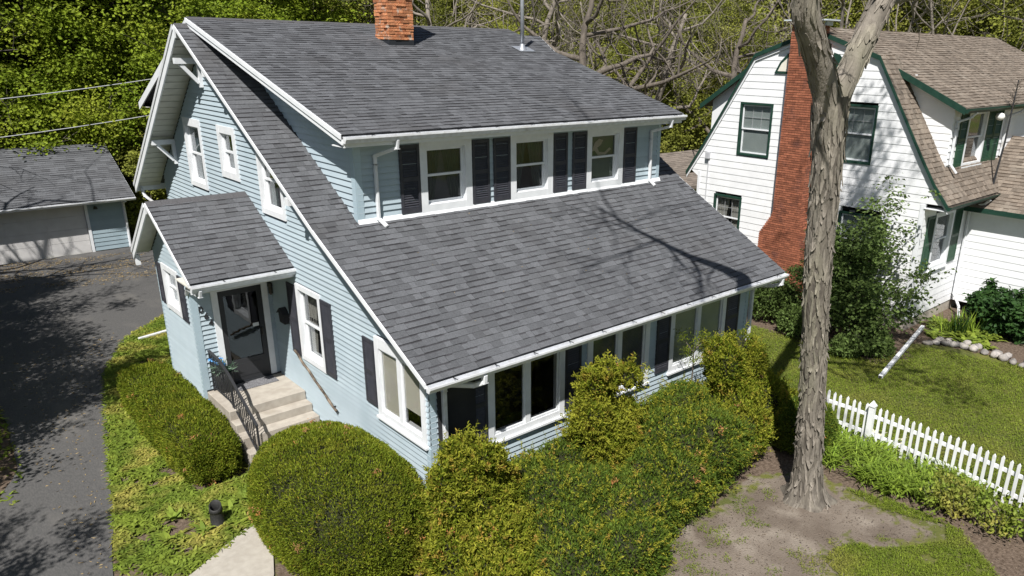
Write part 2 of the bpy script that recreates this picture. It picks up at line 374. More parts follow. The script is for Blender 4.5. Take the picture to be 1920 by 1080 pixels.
def window(F, root, u0, u1, z0, z1, cw=.10, sill=True, style='hung', fill='dark', proud=.05, casing=None, frame=None, munt=None, label=None, cth=None):
    """casing is the part; sashes, panes, curtain and the dark room behind are sub-parts"""
    casing = casing or M['trim']; frame = frame or M['trim']; ct = cth or cw
    c = MB()
    F.box(c, u0, u0+cw, z0, z1, -.02, proud); F.box(c, u1-cw, u1, z0, z1, -.02, proud)
    F.box(c, u0+cw, u1-cw, z1-ct, z1, -.02, proud-.003); F.box(c, u0+cw, u1-cw, z0, z0+cw, -.02, proud-.003)
    a, b, p, q = u0+cw, u1-cw, z0+cw, z1-ct
    F.box(c, a, a+.012, p, q, -.12, -.02); F.box(c, b-.012, b, p, q, -.12, -.02); F.box(c, a, b, q-.012, q, -.12, -.021); F.box(c, a, b, p, p+.012, -.12, -.021)
    W_ = c.build('window', casing, root)
    if label: W_['label'] = label
    if sill:
        s_ = MB(); F.box(s_, u0-.03, u1+.03, z0-.045, z0-.002, -.02, proud+.035); s_.build('sill', casing, W_)
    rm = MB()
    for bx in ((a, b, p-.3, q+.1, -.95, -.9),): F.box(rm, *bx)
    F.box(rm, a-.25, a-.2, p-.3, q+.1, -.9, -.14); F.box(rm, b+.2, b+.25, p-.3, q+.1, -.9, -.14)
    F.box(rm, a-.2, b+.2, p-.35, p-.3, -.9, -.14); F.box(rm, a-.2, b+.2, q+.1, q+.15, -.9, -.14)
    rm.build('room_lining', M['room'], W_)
    def sash(u, v, zz, zt, d, rail=.045):
        s_ = MB(); t = .035
        F.box(s_, u, u+rail, zz, zt, d-t, d); F.box(s_, v-rail, v, zz, zt, d-t, d)
        F.box(s_, u+rail, v-rail, zt-rail, zt, d-t, d-.002); F.box(s_, u+rail, v-rail, zz, zz+rail, d-t, d-.002)
        if munt:
            for i in range(1, munt[0]):
                x = u+rail+(v-u-2*rail)*i/munt[0]; F.box(s_, x-.007, x+.007, zz+rail, zt-rail, d-.045, d-.032)
            for i in range(1, munt[1]):
                x = zz+rail+(zt-zz-2*rail)*i/munt[1]; F.box(s_, u+rail, v-rail, x-.007, x+.007, d-.047, d-.034)
        s_.build('sash', frame, W_)
        g = MB(); F.box(g, u+rail, v-rail, zz+rail, zt-rail, d-.027, d-.023); g.build('pane', M['glass'], W_)
    def cloth(kind, u, v, zz, zt, d=-.14):
        mb = MB()
        if kind in ('blind_pale', 'blind_moss', 'blind_green'):      # plain roller shade
            F.box(mb, u, v, zz, zt, max(d, -.098)-.006, max(d, -.098)); return mb.build('roller_shade', M[kind], W_)
        if kind.startswith('blind'):
            k = int((zt-zz)/.03)
            for i in range(k):
                x = zz+(i+.5)*(zt-zz)/k; F.hex(mb, (u, v), (u, v), x-.014, x+.014, d, d-.014, d-.018)
            return mb.build('blind', M[kind], W_)
        # curtain drawn to both sides: narrow at the bottom tie
        for sd in (0, 1):
            n = 14; top = (v-u)*.48; bot = (v-u)*.26; pts = []
            for i in range(n+1):
                f_ = i/n; dd = d-.02+.018*math.sin(i*2.4+sd)
                ut = u+top*f_ if sd == 0 else v-top*f_; ub = u+bot*f_ if sd == 0 else v-bot*f_
                pts.append((ut, ub, dd))
            for i in range(n):
                p1, p2 = pts[i], pts[i+1]; P = F.P
                mb.hexa([P(p1[1], zz, p1[2]), P(p2[1], zz, p2[2]), P(p2[1], zz, p2[2]-.006), P(p1[1], zz, p1[2]-.006),
                         P(p1[0], zt, p1[2]), P(p2[0], zt, p2[2]), P(p2[0], zt, p2[2]-.006), P(p1[0], zt, p1[2]-.006)])
        return mb.build('curtain', M['curtain' if kind == 'green' else 'curtain_white'], W_)
    if style == 'hung':
        zm = (p+q)/2+.02
        sash(a+.013, b-.013, zm-.03, q-.013, -.03); sash(a+.013, b-.013, p+.013, zm+.015, -.068)
        if fill != 'dark':
            for f_ in fill.split('+'): cloth(f_, a+.02, b-.02, p+.02, q-.02, -.14 if f_ in ('green', 'white') else -.18)
    else:                                   # pair of fixed lights with a mullion
        um = (a+b)/2; mw_ = .06
        s_ = MB(); F.box(s_, um-mw_, um+mw_, p, q, -.06, proud-.008); s_.build('mullion', casing, W_)
        for (x, y) in ((a+.013, um-mw_), (um+mw_, b-.013)):
            sash(x, y, p+.013, q-.013, .022, .03)
        fl = fill if isinstance(fill, (list, tuple)) else (fill, fill)
        for (x, y), f_ in zip(((a+.04, um-mw_), (um+mw_, b-.04)), fl):
            if f_ != 'dark':
                nm, drop = (f_.split(':')+['0'])[:2]; cloth(nm, x-.02, y+.02, p+.01+float(drop), q-.01, -.016)
    return W_, (u0, u1, z0, z1)

# ------------------------------------------------------------------ shingled slopes
class Shingles:
    """collects pieces, then makes the nearest ones objects and joins the rest"""
    def __init__(s, m, limit, dark=None): s.m = m; s.limit = limit; s.p = []; s.dark = dark or m
    def slope(s, part, O, U, V, spans, vmax, ex=.143, wmin=.10, wmax=.27, thick=.013):
        O = Vector(O); U = Vector(U).normalized(); V = Vector(V).normalized(); N = U.cross(V).normalized()
        k = 0; v = 0.
        while v < vmax-.02:
            e = min(ex, vmax-v)
            for a, b in spans(v+e*.5):
                u = a-rnd.random()*.1
                while u < b-.005:
                    wd = rnd.uniform(wmin, wmax); p0 = max(u, a); p1 = min(u+wd, b)
                    if b-p1 < .05: p1 = b
                    if p1-p0 > .02:
                        s.p.append((part, O+U*p0+V*v, U, V, N, p1-p0, e, (thick if rnd.random() < .5 else thick*.45)*rnd.uniform(.85, 1.2)))
                    u += wd
                    if p1 >= b: break
            v += ex; k += 1
    def finish(s, name='shingle'):
        s.p.sort(key=lambda q: (q[1]+q[2]*q[5]*.5-CAM).length*(1 if q[8-1] else 1))
        ex = max(q[6] for q in s.p)
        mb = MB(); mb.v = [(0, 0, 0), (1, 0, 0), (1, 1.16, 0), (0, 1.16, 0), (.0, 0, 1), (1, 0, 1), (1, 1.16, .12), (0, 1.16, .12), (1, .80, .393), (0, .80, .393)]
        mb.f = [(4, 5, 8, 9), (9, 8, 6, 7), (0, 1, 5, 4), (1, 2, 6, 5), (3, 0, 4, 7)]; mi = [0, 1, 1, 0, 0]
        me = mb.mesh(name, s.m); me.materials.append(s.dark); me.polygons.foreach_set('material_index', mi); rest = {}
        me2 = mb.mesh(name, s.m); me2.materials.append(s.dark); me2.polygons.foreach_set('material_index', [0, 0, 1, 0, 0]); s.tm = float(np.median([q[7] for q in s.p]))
        for i, (part, O, U, V, N, wd, e, t) in enumerate(s.p):
            if i < s.limit:
                o = bpy.data.objects.new(name, me if t > s.tm else me2); COL.objects.link(o); o.parent = part
                mt = Matrix.Identity(4)
                for c_, (vec, sc) in enumerate(((U, wd-.003), (V, e), (N, t+.004))):
                    for r_ in range(3): mt[r_][c_] = vec[r_]*sc
                for r_ in range(3): mt[r_][3] = O[r_]
                o.matrix_local = mt
            else: rest.setdefault(part.name, []).append((part, O, U, V, N, wd, e, t))
        base = np.array(mb.v)
        for nm, L_ in rest.items():
            n = len(L_); Oa = np.array([q[1] for q in L_]); Ua = np.array([q[2]*(q[5]-.003) for q in L_]); Va = np.array([q[3]*q[6] for q in L_]); Na = np.array([q[4]*(q[7]+.004) for q in L_])
            Vt = Oa[:, None]+base[None, :, :1]*Ua[:, None]+base[None, :, 1:2]*Va[:, None]+base[None, :, 2:]*Na[:, None]
            Fc = (np.array(mb.f)[None]+(np.arange(n)*10)[:, None, None]).reshape(-1, 4)
            o = bpy.data.objects.new('shingle_field', arr_mesh('shingle_field', Vt.reshape(-1, 3), Fc, s.m)); o.data.materials.append(s.dark); o.data.polygons.foreach_set('material_index', np.concatenate([mi if q[7] > s.tm else [0, 0, 1, 0, 0] for q in L_]).astype(np.int32)); COL.objects.link(o); o.parent = L_[0][0]; o['kind'] = 'stuff'

def slab(root, name, m, a, b, c, d, th):
    """roof slab from four top corners (a,b along the eave, c,d along the top), thickness th straight down"""
    mb = MB(); q = [Vector(p) for p in (a, b, c, d)]; dn = Vector((0, 0, -th))
    mb.hexa([p+dn for p in q]+q); return mb.build(name, m, root)

def gutter(root, a, b, m, hangers=0, name='gutter'):
    """K-style trough hung along a (left end) to b (right end); opens upward, lip towards -y"""
    a = Vector(a); b = Vector(b); mb = MB()
    prof = [(0, 0), (0, -.11), (-.075, -.115), (-.10, -.06), (-.125, -.04), (-.125, -.004), (-.115, -.004), (-.113, -.034), (-.09, -.054), (-.07, -.105), (-.008, -.10), (-.008, 0)]
    mb.prism([a+Vector((0, y, z)) for y, z in prof], b-a)
    for e, dx in ((a, -.004), (b, .001)):
        mb.prism([e+Vector((dx, y, z)) for y, z in ((0, 0), (0, -.11), (-.075, -.115), (-.10, -.06), (-.125, -.04), (-.125, 0))], (.003, 0, 0))
    g = mb.build(name, m, root)
    for i in range(hangers):
        p = a+(b-a)*((i+.6)/hangers); h = MB(); h.bar(p+Vector((0, -.005, .002)), p+Vector((0, -.122, .004)), .02, .004)
        h.bar(p+Vector((0, -.006, .006)), p+Vector((.02, .05, .034)), .012, .004); h.build('hanger', M['plastic'], g)
    return g

# ================================================================== GROUND
def hill(x, y):
    d = np.hypot(np.asarray(x)-0, np.asarray(y)-0)
    t = np.clip((d-58)/70, 0, 1); return 17*t*t*(3-2*t)

def inpoly(px, py, poly):
    c = np.zeros(px.shape, bool); n = len(poly); j = n-1
    for i in range(n):
        xi, yi = poly[i]; xj, yj = poly[j]
        k = ((yi > py) != (yj > py)) & (px < (xj-xi)*(py-yi)/(yj-yi+1e-12)+xi); c ^= k; j = i
    return c
def polydist(px, py, poly):
    d = np.full(px.shape, 1e9); n = len(poly)
    for i in range(n):
        a = np.array(poly[i]); b = np.array(poly[(i+1) % n]); ab = b-a
        t = np.clip(((px-a[0])*ab[0]+(py-a[1])*ab[1])/(ab@ab+1e-12), 0, 1)
        d = np.minimum(d, np.hypot(px-a[0]-t*ab[0], py-a[1]-t*ab[1]))
    return np.where(inpoly(px, py, poly), d, -d)
_w = [(rng.normal(size=2)*s_, rng.uniform(0, 6.28), 1/s_**.5) for s_ in (1.2, 2, 3, 4.5, 7, 9, 13) for _ in range(3)]
def wob(x, y): return sum(a*np.sin(k[0]*x+k[1]*y+p) for k, p, a in _w)/4.

DIRT = [(1.2, -4.6), (2.0, -3.2), (2.8, -2.6), (4.5, -3.0), (5.8, -2.6), (6.9, -3.4), (6.75, -4.15), (6.6, -4.4), (6.5, -5.0), (6.6, -5.4), (6.85, -5.95), (6.5, -6.1), (5.9, -5.75), (5.3, -5.4), (5.2, -5.05), (4.7, -4.9), (4.3, -5.1), (4.1, -5.4), (3.2, -6.4), (1.5, -6.8)]
MULCH = [(6.8, -4.0), (7.0, -4.8), (7.05, -5.5), (7.0, -6.1), (6.0, -7.2), (6.0, -8.5), (8.6, -8.5), (8.55, -5.0), (8.5, -2.6), (7.2, -2.2), (-.2, -.1), (-2.2, 1.4), (-3.6, -1), (-3.6, -4.5), (1.2, -4.6), (2.0, -3.2), (5.5, -2.6)]
BEDR = [(15.6, -1.2), (16.1, -2.0), (16.3, -2.6), (16.4, -3.3), (16.3, -4.2), (16.6, -5.4), (26, -6), (26, .5), (16.4, 0), (16, 8), (13.6, 6), (13.2, 1.2), (13.2, -1.4), (14.4, -1.9)]
BEDL = [(-1.5, 13.7), (-.2, 14.9), (1.2, 17.2), (1.6, 13.4), (-.2, 13.0), (-.2, 8.6), (-1.5, 8.3), (-1.6, 3.7), (-2.4, 2.1), (-3.55, 1.5), (-4.45, 2.3), (-3.45, 7.4), (-2.65, 11.2)]
BEDW = [(-8, 12.5), (-5.0, 12.0), (-4.9, 9.5), (-5.0, 7), (-5.3, 5.6), (-8, 4.6)]
xs = np.concatenate([np.array([-420, -300, -200, -140, -100, -75, -55, -40, -30, -22, -16, -12]), np.arange(-9, 24, .16), np.array([25, 27, 30, 34, 38, 43, 49, 56, 64, 74, 86, 100, 118, 140, 180, 250, 340, 460])])
ys = np.concatenate([np.array([-420, -300, -200, -140, -100, -70, -50, -36, -26, -18, -13]), np.arange(-10, 15, .16), np.array([16, 18, 20, 23, 26, 30, 34, 39, 45, 52, 60, 70, 82, 96, 115, 140, 180, 250, 340, 460])])
GX, GY = np.meshgrid(xs, ys, indexing='ij'); wv = wob(GX, GY)
GZ = hill(GX, GY)+.012*wv*(np.abs(GX) < 30)
nx, ny = len(xs), len(ys); idx = np.arange(nx*ny).reshape(nx, ny)
GF = np.stack([idx[:-1, :-1], idx[1:, :-1], idx[1:, 1:], idx[:-1, 1:]], -1).reshape(-1, 4)
gm = bpy.data.materials.new('ground'); gm.use_nodes = True
def ground_mat(m):
    n = m.node_tree.nodes; L = m.node_tree.links; b = n['Principled BSDF']; b.inputs['Roughness'].default_value = .95; b.inputs['Specular IOR Level'].default_value = .1
    geo = n.new('ShaderNodeNewGeometry')
    def noise(s, a, c, det=6):
        t = n.new('ShaderNodeTexNoise'); t.inputs['Scale'].default_value = s; t.inputs['Detail'].default_value = det; L.new(geo.outputs['Position'], t.inputs['Vector'])
        q = n.new('ShaderNodeMapRange'); q.inputs['From Min'].default_value = a; q.inputs['From Max'].default_value = c; L.new(t.outputs['Fac'], q.inputs['Value']); return q.outputs[0]
    def mix(f, a, c):
        x = n.new('ShaderNodeMix'); x.data_type = 'RGBA'; L.new(f, x.inputs[0])
        for s, v in ((x.inputs[6], a), (x.inputs[7], c)):
            if isinstance(v, tuple): s.default_value = v+(1,)
            else: L.new(v, s)
        return x.outputs[2]
    def att(k):
        a = n.new('ShaderNodeAttribute'); a.attribute_name = k; return a.outputs['Fac']
    grass = mix(noise(.9, .38, .62), (.095, .105, .032), (.13, .135, .036)); grass = mix(noise(2.6, .58, .75), grass, (.17, .16, .045)); grass = mix(noise(12, .55, .75), grass, (.06, .085, .018))
    dirt = mix(noise(1.1, .35, .65, 9), (.20, .167, .135), (.13, .105, .083)); dirt = mix(noise(1.7, .5, .72, 9), dirt, (.265, .228, .187)); dirt = mix(noise(30, .6, .75), dirt, (.10, .078, .06))
    mul = mix(noise(16, .35, .65, 9), (.085, .062, .045), (.165, .125, .095))
    wood = mix(noise(.5, .4, .6), (.17, .14, .075), (.12, .14, .04))
    
    def ragged(k, nz):
        a = n.new('ShaderNodeMath'); a.operation = 'MULTIPLY_ADD'; L.new(nz, a.inputs[0]); a.inputs[1].default_value = .9; L.new(att(k), a.inputs[2])
        q = n.new('ShaderNodeMapRange'); q.inputs['From Min'].default_value = .8; q.inputs['From Max'].default_value = 1.1; L.new(a.outputs[0], q.inputs['Value']); return q.outputs[0]
    c = mix(ragged('dirt', noise(5, .25, .75, 8)), grass, dirt); c = mix(ragged('mulch', noise(6, .25, .75, 8)), c, mul); c = mix(att('wood'), c, wood)
    L.new(c, b.inputs['Base Color'])
    t = n.new('ShaderNodeTexNoise'); t.inputs['Scale'].default_value = 40; t.inputs['Detail'].default_value = 8; L.new(geo.outputs['Position'], t.inputs['Vector'])
    bp = n.new('ShaderNodeBump'); bp.inputs['Strength'].default_value = .8; bp.inputs['Distance'].default_value = .03; L.new(t.outputs['Fac'], bp.inputs['Height']); L.new(bp.outputs[0], b.inputs['Normal'])
ground_mat(gm)
ground = arr_obj('ground', np.stack([GX, GY, GZ], -1).reshape(-1, 3), GF, gm, smooth=True); tag(ground, 'lawn, bare soil and woodland floor around the houses', kind='structure')
sm = lambda d, wdt: np.clip(d/wdt+.5, 0, 1)
fx, fy = GX.ravel(), GY.ravel(); fw_ = wv.ravel()
A_d = sm(polydist(fx, fy, DIRT)+fw_*.22, .8)
A_m = np.maximum.reduce([sm(polydist(fx, fy, p)+fw_*.1, .3) for p in (MULCH, BEDR, BEDL, BEDW)])
A_m = np.where(polydist(fx, fy, DIRT) > 0, 0, A_m)
A_w = sm(np.hypot(fx, fy)-44, 10)
for k, a in (('dirt', A_d), ('mulch', A_m), ('wood', A_w)):
    t = ground.data.attributes.new(k, 'FLOAT', 'POINT'); t.data.foreach_set('value', a.astype(np.float32))

def sheet(name, poly, z, m, label, th=.02, jit=0.):
    pts = []
    for i in range(len(poly)):
        a = np.array(poly[i]); b = np.array(poly[(i+1) % len(poly)]); k = max(1, int(np.hypot(*(b-a))/.35)) if jit else 1
        for t in range(k):
            p = a+(b-a)*t/k; pts.append((p[0]+rnd.uniform(-jit, jit), p[1]+rnd.uniform(-jit, jit), z-th))
    mb = MB(); mb.prism(pts, (0, 0, th)); o = mb.build(name, m); return tag(o, label, kind='structure')
sheet('driveway', [(2.2, 24.88), (1.6, 20), (.6, 16.3), (-.35, 14.6), (-1.6, 13.4), (-2.55, 11.4), (-3.0, 9.3), (-3.4, 7.4), (-3.85, 5.4), (-4.2, 3.6), (-4.5, 2.3), (-4.75, .8), (-5.0, -2), (-5.5, -8), (-6.5, -30), (-12.5, -30), (-11, -8), (-10, 0), (-8.5, 4.2), (-5.9, 5.3), (-5.05, 7), (-4.95, 9.5), (-5.1, 12), (-6.5, 13.5), (-12, 15), (-12, 24.88)],
      .032, M['asphalt'], 'grey asphalt driveway leading back to the garage', .05, .04)
sheet('reflected_street', [(-120, -27), (120, -27), (120, -15.5), (-120, -15.5)], .03, M['asphalt'], 'unseen asphalt street added in front for the window reflections', .05)  # unseen street added so the windows reflect asphalt instead of lawn
sheet('path', [(-.1, 3.72), (-1.62, 3.72), (-2.3, 2.25), (-3.55, 1.5), (-4.7, .95), (-5.0, -.9), (-3.4, -.9), (-2.62, .62), (-2.2, 1.7), (-1.2, 2.4), (-.1, 2.4)], .045, M['path'], 'pale concrete front path', .06)

# ================================================================== BLUE HOUSE
house = thing('clapboard_house', 'large pale blue clapboard house with dark grey shingle roof and long shed dormer', 'house', (4.5, 6.5, 0))
FX, FY = Face('x', 0.), Face('y', 0.)          # side wall, front wall
FDX, FDY = Face('x', .425), Face('y', 2.788)   # dormer walls
FPX, FPY = Face('x', -1.667), Face('y', 6.25)  # porch walls
ZE, ZK, ZR, ZB = 3.12, 4.93, 8.35, 4.35
YE, YK, YR, YB = -.6, 2.788, 8.42, 13.6
def zroof(y): return np.interp(y, [YE, YK, YR, YB], [ZE, ZK, ZR, ZB])
def yf(z): return float(np.interp(z+.22, [ZE, ZK, ZR], [YE, YK, YR]))
def yr_(z): return float(np.interp(-(z+.22), [-ZR, -ZB], [YR, YB]))
sw = [(FX, 9.38, 10.58, 4.66, 6.30), (FX, 7.22, 8.26, 5.15, 6.29), (FX, 4.95, 6.12, 4.66, 6.08), (FX, 3.75, 4.86, 1.74, 3.40), (FX, .06, 1.66, 1.62, 3.17)]
ops = [(a+.03, b-.03, c+.03, d-.03) for _, a, b, c, d in sw]
clad(FX, house, 'side_wall', .50, 8.0, lambda z: (max(0., yf(z)), min(12.98, yr_(z))), ops, M['siding'])
window(FX, house, *sw[0][1:], cw=.12, fill='green', cth=.18, sill=False); window(FX, house, *sw[1][1:], cw=.15, fill='green', cth=.16, sill=False)
window(FX, house, *sw[2][1:], cw=.12, fill='green', sill=False); window(FX, house, *sw[3][1:], cw=.11, fill='white', cth=.11, sill=False)
window(FX, house, *sw[4][1:], cw=.13, style='pair', fill=('blind:.32', 'blind:0.02'), cth=.2)
shutter(FX, house, 3.31, 3.74, 1.76, 3.33, M['shutter']); shutter(FX, house, 4.88, 5.30, 1.78, 3.33, M['shutter'])
shutter(FX, house, 1.70, 2.09, 1.76, 3.05, M['shutter'])
fw3 = [(1.17, 3.0, 1.28, 2.86), (3.60, 5.42, 1.28, 2.86), (6.10, 8.08, 1.28, 2.86)]
clad(FY, house, 'front_wall', .50, 2.97, lambda z: (0.0, 9.0), [(a+.03, b-.03, c+.03, d+.2) for a, b, c, d in fw3], M['siding'])
for (q, fl) in zip(fw3, (('dark', 'dark'), ('blind_dark:.1', 'blind_dark'), ('blind_green', 'blind_green'))):
    window(FY, house, *q, cw=.13, style='pair', fill=fl)
for a, b in ((.73, 1.16), (3.01, 3.43), (5.66, 6.09), (8.10, 8.60)): shutter(FY, house, a, b, 1.38, 2.84, M['shutter'])
for F_c, q_ in ((FY, (0, .11, .5, 2.97, .0, .026)), (FY, (8.89, 9.0, .5, 2.97, 0, .026)), (FX, (-.026, .10, .5, 1.6, 0, .026))): mb = MB(); F_c.box(mb, *q_); mb.build('corner_board', M['bluetrim'], house)
mb = MB(); mb.box(.02, 8.98, .02, 12.96, 0, .5); mb.build('foundation', M['concrete'], house)
mb = MB(); mb.prism([(9.0, 0.02, .5), (9.0, 12.98, .5), (9, 12.98, 4.5), (9, 8.42, 8.05), (9, 2.788, 4.6), (9, .02, 3.1)], (-.14, 0, 0)); mb.build('far_side_wall', M['siding'], house)
mb = MB(); mb.box(.15, 8.85, 12.84, 12.98, .5, 4.5); mb.build('rear_wall', M['siding'], house)
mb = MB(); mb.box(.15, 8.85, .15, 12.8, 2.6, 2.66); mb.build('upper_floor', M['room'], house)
# main roof slabs
xl = lambda y: float(np.interp(y, [YE, YR, YB], [-.40, -.55, -.60])); xr = lambda y: float(np.interp(y, [YE, YR, YB], [9.50, 9.55, 9.6]))
rf = slab(house, 'roof', M['ridge'], (xl(YE), YE, ZE), (xr(YE), YE, ZE), (xr(YK), YK, ZK), (xl(YK), YK, ZK), .10)
rf_up = slab(house, 'upper_roof', M['ridge'], (xl(YK), YK, ZK), (xr(YK), YK, ZK), (xr(YR), YR, ZR), (xl(YR), YR, ZR), .10)
slab(house, 'rear_roof', M['ridge'], (xr(YB), YB, ZB), (xl(YB), YB, ZB), (xl(YR), YR, ZR), (xr(YR), YR, ZR), .10)
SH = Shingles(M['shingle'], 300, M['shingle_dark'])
s1 = math.hypot(YK-YE, ZK-ZE); s2 = math.hypot(YR-YK, ZR-ZK)
SH.slope(rf, (0, YE-.02, ZE), (1, 0, 0), (0, YK-YE, ZK-ZE), lambda v: [(xl(YE+(YK-YE)*v/s1)-.012, xr(YE)+.012)], s1)
SH.slope(rf_up, (0, YK, ZK), (1, 0, 0), (0, YR-YK, ZR-ZK), lambda v: [(xl(YK+(YR-YK)*v/s2)-.012, .42), (8.7, xr(YR)+.012)], s2)
# rear slope underside: planks, and rake trim
sd = Vector((0, YB-YR, ZB-ZR)); n_p = 26
sof = MB(); q = [Vector((xl(YR), YR, ZR-.12)), Vector((-.0, YR, ZR-.12)), Vector((-.0, YB, ZB-.12)), Vector((xl(YB), YB, ZB-.12))]
sof.hexa([q[0]+Vector((0, 0, .01)), q[1]+Vector((0, 0, .01)), q[2]+Vector((0, 0, .01)), q[3]+Vector((0, 0, .01)), *[p+Vector((0, 0, .018)) for p in q]])
so_ = sof.build('soffit', M['soffit'], house)
for i in range(n_p):
    t0, t1 = i/n_p+.0025, (i+1)/n_p-.0025; a = Vector((0, YR, ZR-.125))+sd*t0; b = Vector((0, YR, ZR-.125))+sd*t1; d = Vector((0, 0, -.012))
    A, B = Vector((xl(a.y)+.03, 0, 0)), Vector((xl(b.y)+.03, 0, 0)); e = Vector((-.0, 0, 0))
    MB().hexa([a+A+d, a+e+d, b+e+d, b+B+d, a+A, a+e, b+e, b+B]).build('soffit_plank', M['soffit'], so_)
def rake(p0, p1, hgt=.17, th=.03, m=None, name='barge_board', out=-1, drop=.0):
    p0 = Vector(p0)+Vector((0, 0, -drop)); p1 = Vector(p1)+Vector((0, 0, -drop)); d = Vector((out*th, 0, 0)); h = Vector((0, 0, -hgt))
    mb = MB(); mb.hexa([p0+h, p0+h+d, p1+h+d, p1+h, p0, p0+d, p1+d, p1]); return mb.build(name, m or M['trim'], house)
rake((xl(YE), YE, ZE), (xl(YK), YK, ZK), .085); rake((xl(YK), YK+.001, ZK), (xl(YR), YR, ZR), .085); rake((xl(YR), YR+.001, ZR-.0), (xl(YB), YB, ZB), .26)
rake((xl(YR)-.032, YR+.05, ZR+.005), (xl(YB)-.032, YB+.03, ZB+.005), .10, .018, M['gutter'])
rake((xr(YE)+.03, YE, ZE), (xr(YK)+.03, YK, ZK)); rake((xr(YK)+.03, YK+.001, ZK), (xr(YR)+.03, YR, ZR))
mb = MB(); mb.box(xl(YE), xr(YE), YE+.012, YE+.035, ZE-.115, ZE-.012); mb.build('fascia', M['trim'], house)
mb = MB(); mb.box(.0, 9.0, YE+.036, -.032, ZE-.13, ZE-.118); mb.build('eave_soffit', M['trim'], house)
mb = MB(); mb.box(xl(YB), xr(YB), YB-.05, YB-.02, ZB-.22, ZB-.02); mb.build('rear_fascia', M['trim'], house)
gutter(house, (xl(YE)+.0, YE-.0, ZE-.035), (xr(YE)+.02, YE-.0, ZE-.035), M['gutter'], 12)
# ridge cap pieces
for i in range(5):
    x0 = xl(YR)-.02+i*.2; MB().prism([(x0, YR-.13, ZR-.058), (x0, YR, ZR+.03), (x0, YR+.13, ZR-.075), (x0, YR, ZR+.012)], (.195, 0, 0)).build('ridge_cap', M['ridge'], house)
# downspouts of the low eave
def spout(root, pts, m=None, wd=.075, name='downspout'):
    mb = MB()
    for a, b in zip(pts[:-1], pts[1:]):
        a, b = Vector(a), Vector(b); e = (b-a).normalized()*.02; mb.bar(a-e, b+e, wd, wd*.8, up=(1, 0, 0) if abs((b-a).normalized().z) > .9 else (0, 0, 1))
    o = mb.build(name, m or M['gutter'], root, bevel=.012)
    for p in pts[1:-1]:
        k = MB(); k.box(p[0]-wd*.56, p[0]+wd*.56, p[1]-wd*.5, p[1]+wd*.5, p[2]-.02, p[2]-.012); k.build('pipe_joint', M['gutter'], o)
    return o
spout(house, [(.66, YE-.06, ZE-.14), (.66, YE-.05, ZE-.26), (.56, YE+.10, ZE-.34), (.26, -.11, ZE-.37), (.24, -.085, ZE-.48), (.24, -.085, .3)], wd=.095)
spout(house, [(9.34, YE-.06, ZE-.14), (9.34, YE-.05, ZE-.26), (9.28, YE+.12, ZE-.33), (9.08, -.07, ZE-.37), (9.07, -.06, ZE-.5), (9.07, -.06, .3)], wd=.095)
# brackets under the rake: beam, post, brace
def bracket(y, z, back=True):
    mb = MB(); x0 = -.56
    mb.box(x0, -.02, y-.06, y+.06, z-.06, z+.06); mb.box(-.10, -.02, y-.05, y+.05, z-.56, z-.062)
    mb.bar((x0+.12, y, z-.07), (-.10, y, z-.46), .08, .08, up=(0, 1, 0)); return mb.build('bracket', M['trim'], house)
bracket(8.8, 7.62); bracket(11.55, 5.62)
for y, z in ((7.25, 7.42), (3.72, 5.30)):
    mb = MB(); mb.box(-.50, -.02, y-.07, y+.07, z-.08, z+.06); mb.build('bracket', M['trim'], house)
# ---- dormer
ZDE, ZDR, YDE = 6.57, 8.49, 2.33
dl = lambda y: float(np.interp(y, [YDE, YR], [.02, -.28])); dr_ = lambda y: float(np.interp(y, [YDE, YR], [8.95, 8.42]))
zd = lambda y: ZDE+(ZDR-ZDE)*(y-YDE)/(YR-YDE)
dw = [(1.75, 2.95, 4.95, 6.33), (3.94, 5.12, 4.95, 6.33), (6.15, 7.34, 4.95, 6.33)]
clad(FDY, house, 'dormer_front_wall', 4.99, 6.46, lambda z: (.425, 8.69), [(a+.03, b-.03, c+.03, d+.2) for a, b, c, d in dw], M['siding'], ex=.115)
def dspan(z):
    lo_ = max(2.788, YDE+(z+.13-ZDE)/(ZDR-ZDE)*(YR-YDE)); hi_ = YK+(z-ZK)/(ZR-ZK)*(YR-YK)
    return (lo_, max(hi_, lo_))
clad(FDX, house, 'dormer_side_wall', 4.99, 8.25, dspan, [], M['siding'], ex=.115)
for q, fl in zip(dw, ('green+blind_dark', 'green', 'blind_moss')): window(FDY, house, *q, cw=.15, fill=fl, sill=False)
for a, b in ((1.31, 1.74), (2.97, 3.39), (3.50, 3.93), (5.14, 5.55), (5.71, 6.14), (7.36, 7.80)): shutter(FDY, house, a, b, 4.99, 6.27, M['shutter'])
# picture in the third upper sash: curved pale band on the shade
mb = MB(); pts = [(6.42, 5.78), (6.52, 5.98), (6.66, 6.06), (6.78, 6.02), (6.72, 5.92), (6.60, 5.86), (6.66, 5.76), (6.84, 5.74), (7.0, 5.84), (7.06, 5.80), (6.86, 5.68), (6.62, 5.69), (6.52, 5.80)]
mb.prism([FDY.P(u, z, -.086) for u, z in pts], (0, .004, 0)); mb.build('window_picture', M['winpaint'], house)
for F_c, q_ in ((FDY, (.425, .54, 4.93, 6.46, 0, .028)), (FDY, (8.58, 8.69, 4.93, 6.46, 0, .028)), (FDX, (2.762, 2.90, 4.95, 6.46, 0, .028))): mb = MB(); F_c.box(mb, *q_); mb.build('dormer_corner_board', M['bluetrim'], house)
mb = MB(); FDY.hex(mb, (.40, 8.72), (.40, 8.72), 4.86, 4.995, .10, .03, -.02); mb.build('base_flashing', M['trim'], house)
mb = MB(); mb.prism([(8.69, 2.9, 4.8), (8.69, 8.3, 8.2), (8.69, 2.9, 6.45)], (-.12, 0, 0)); mb.build('dormer_far_wall', M['siding'], house)
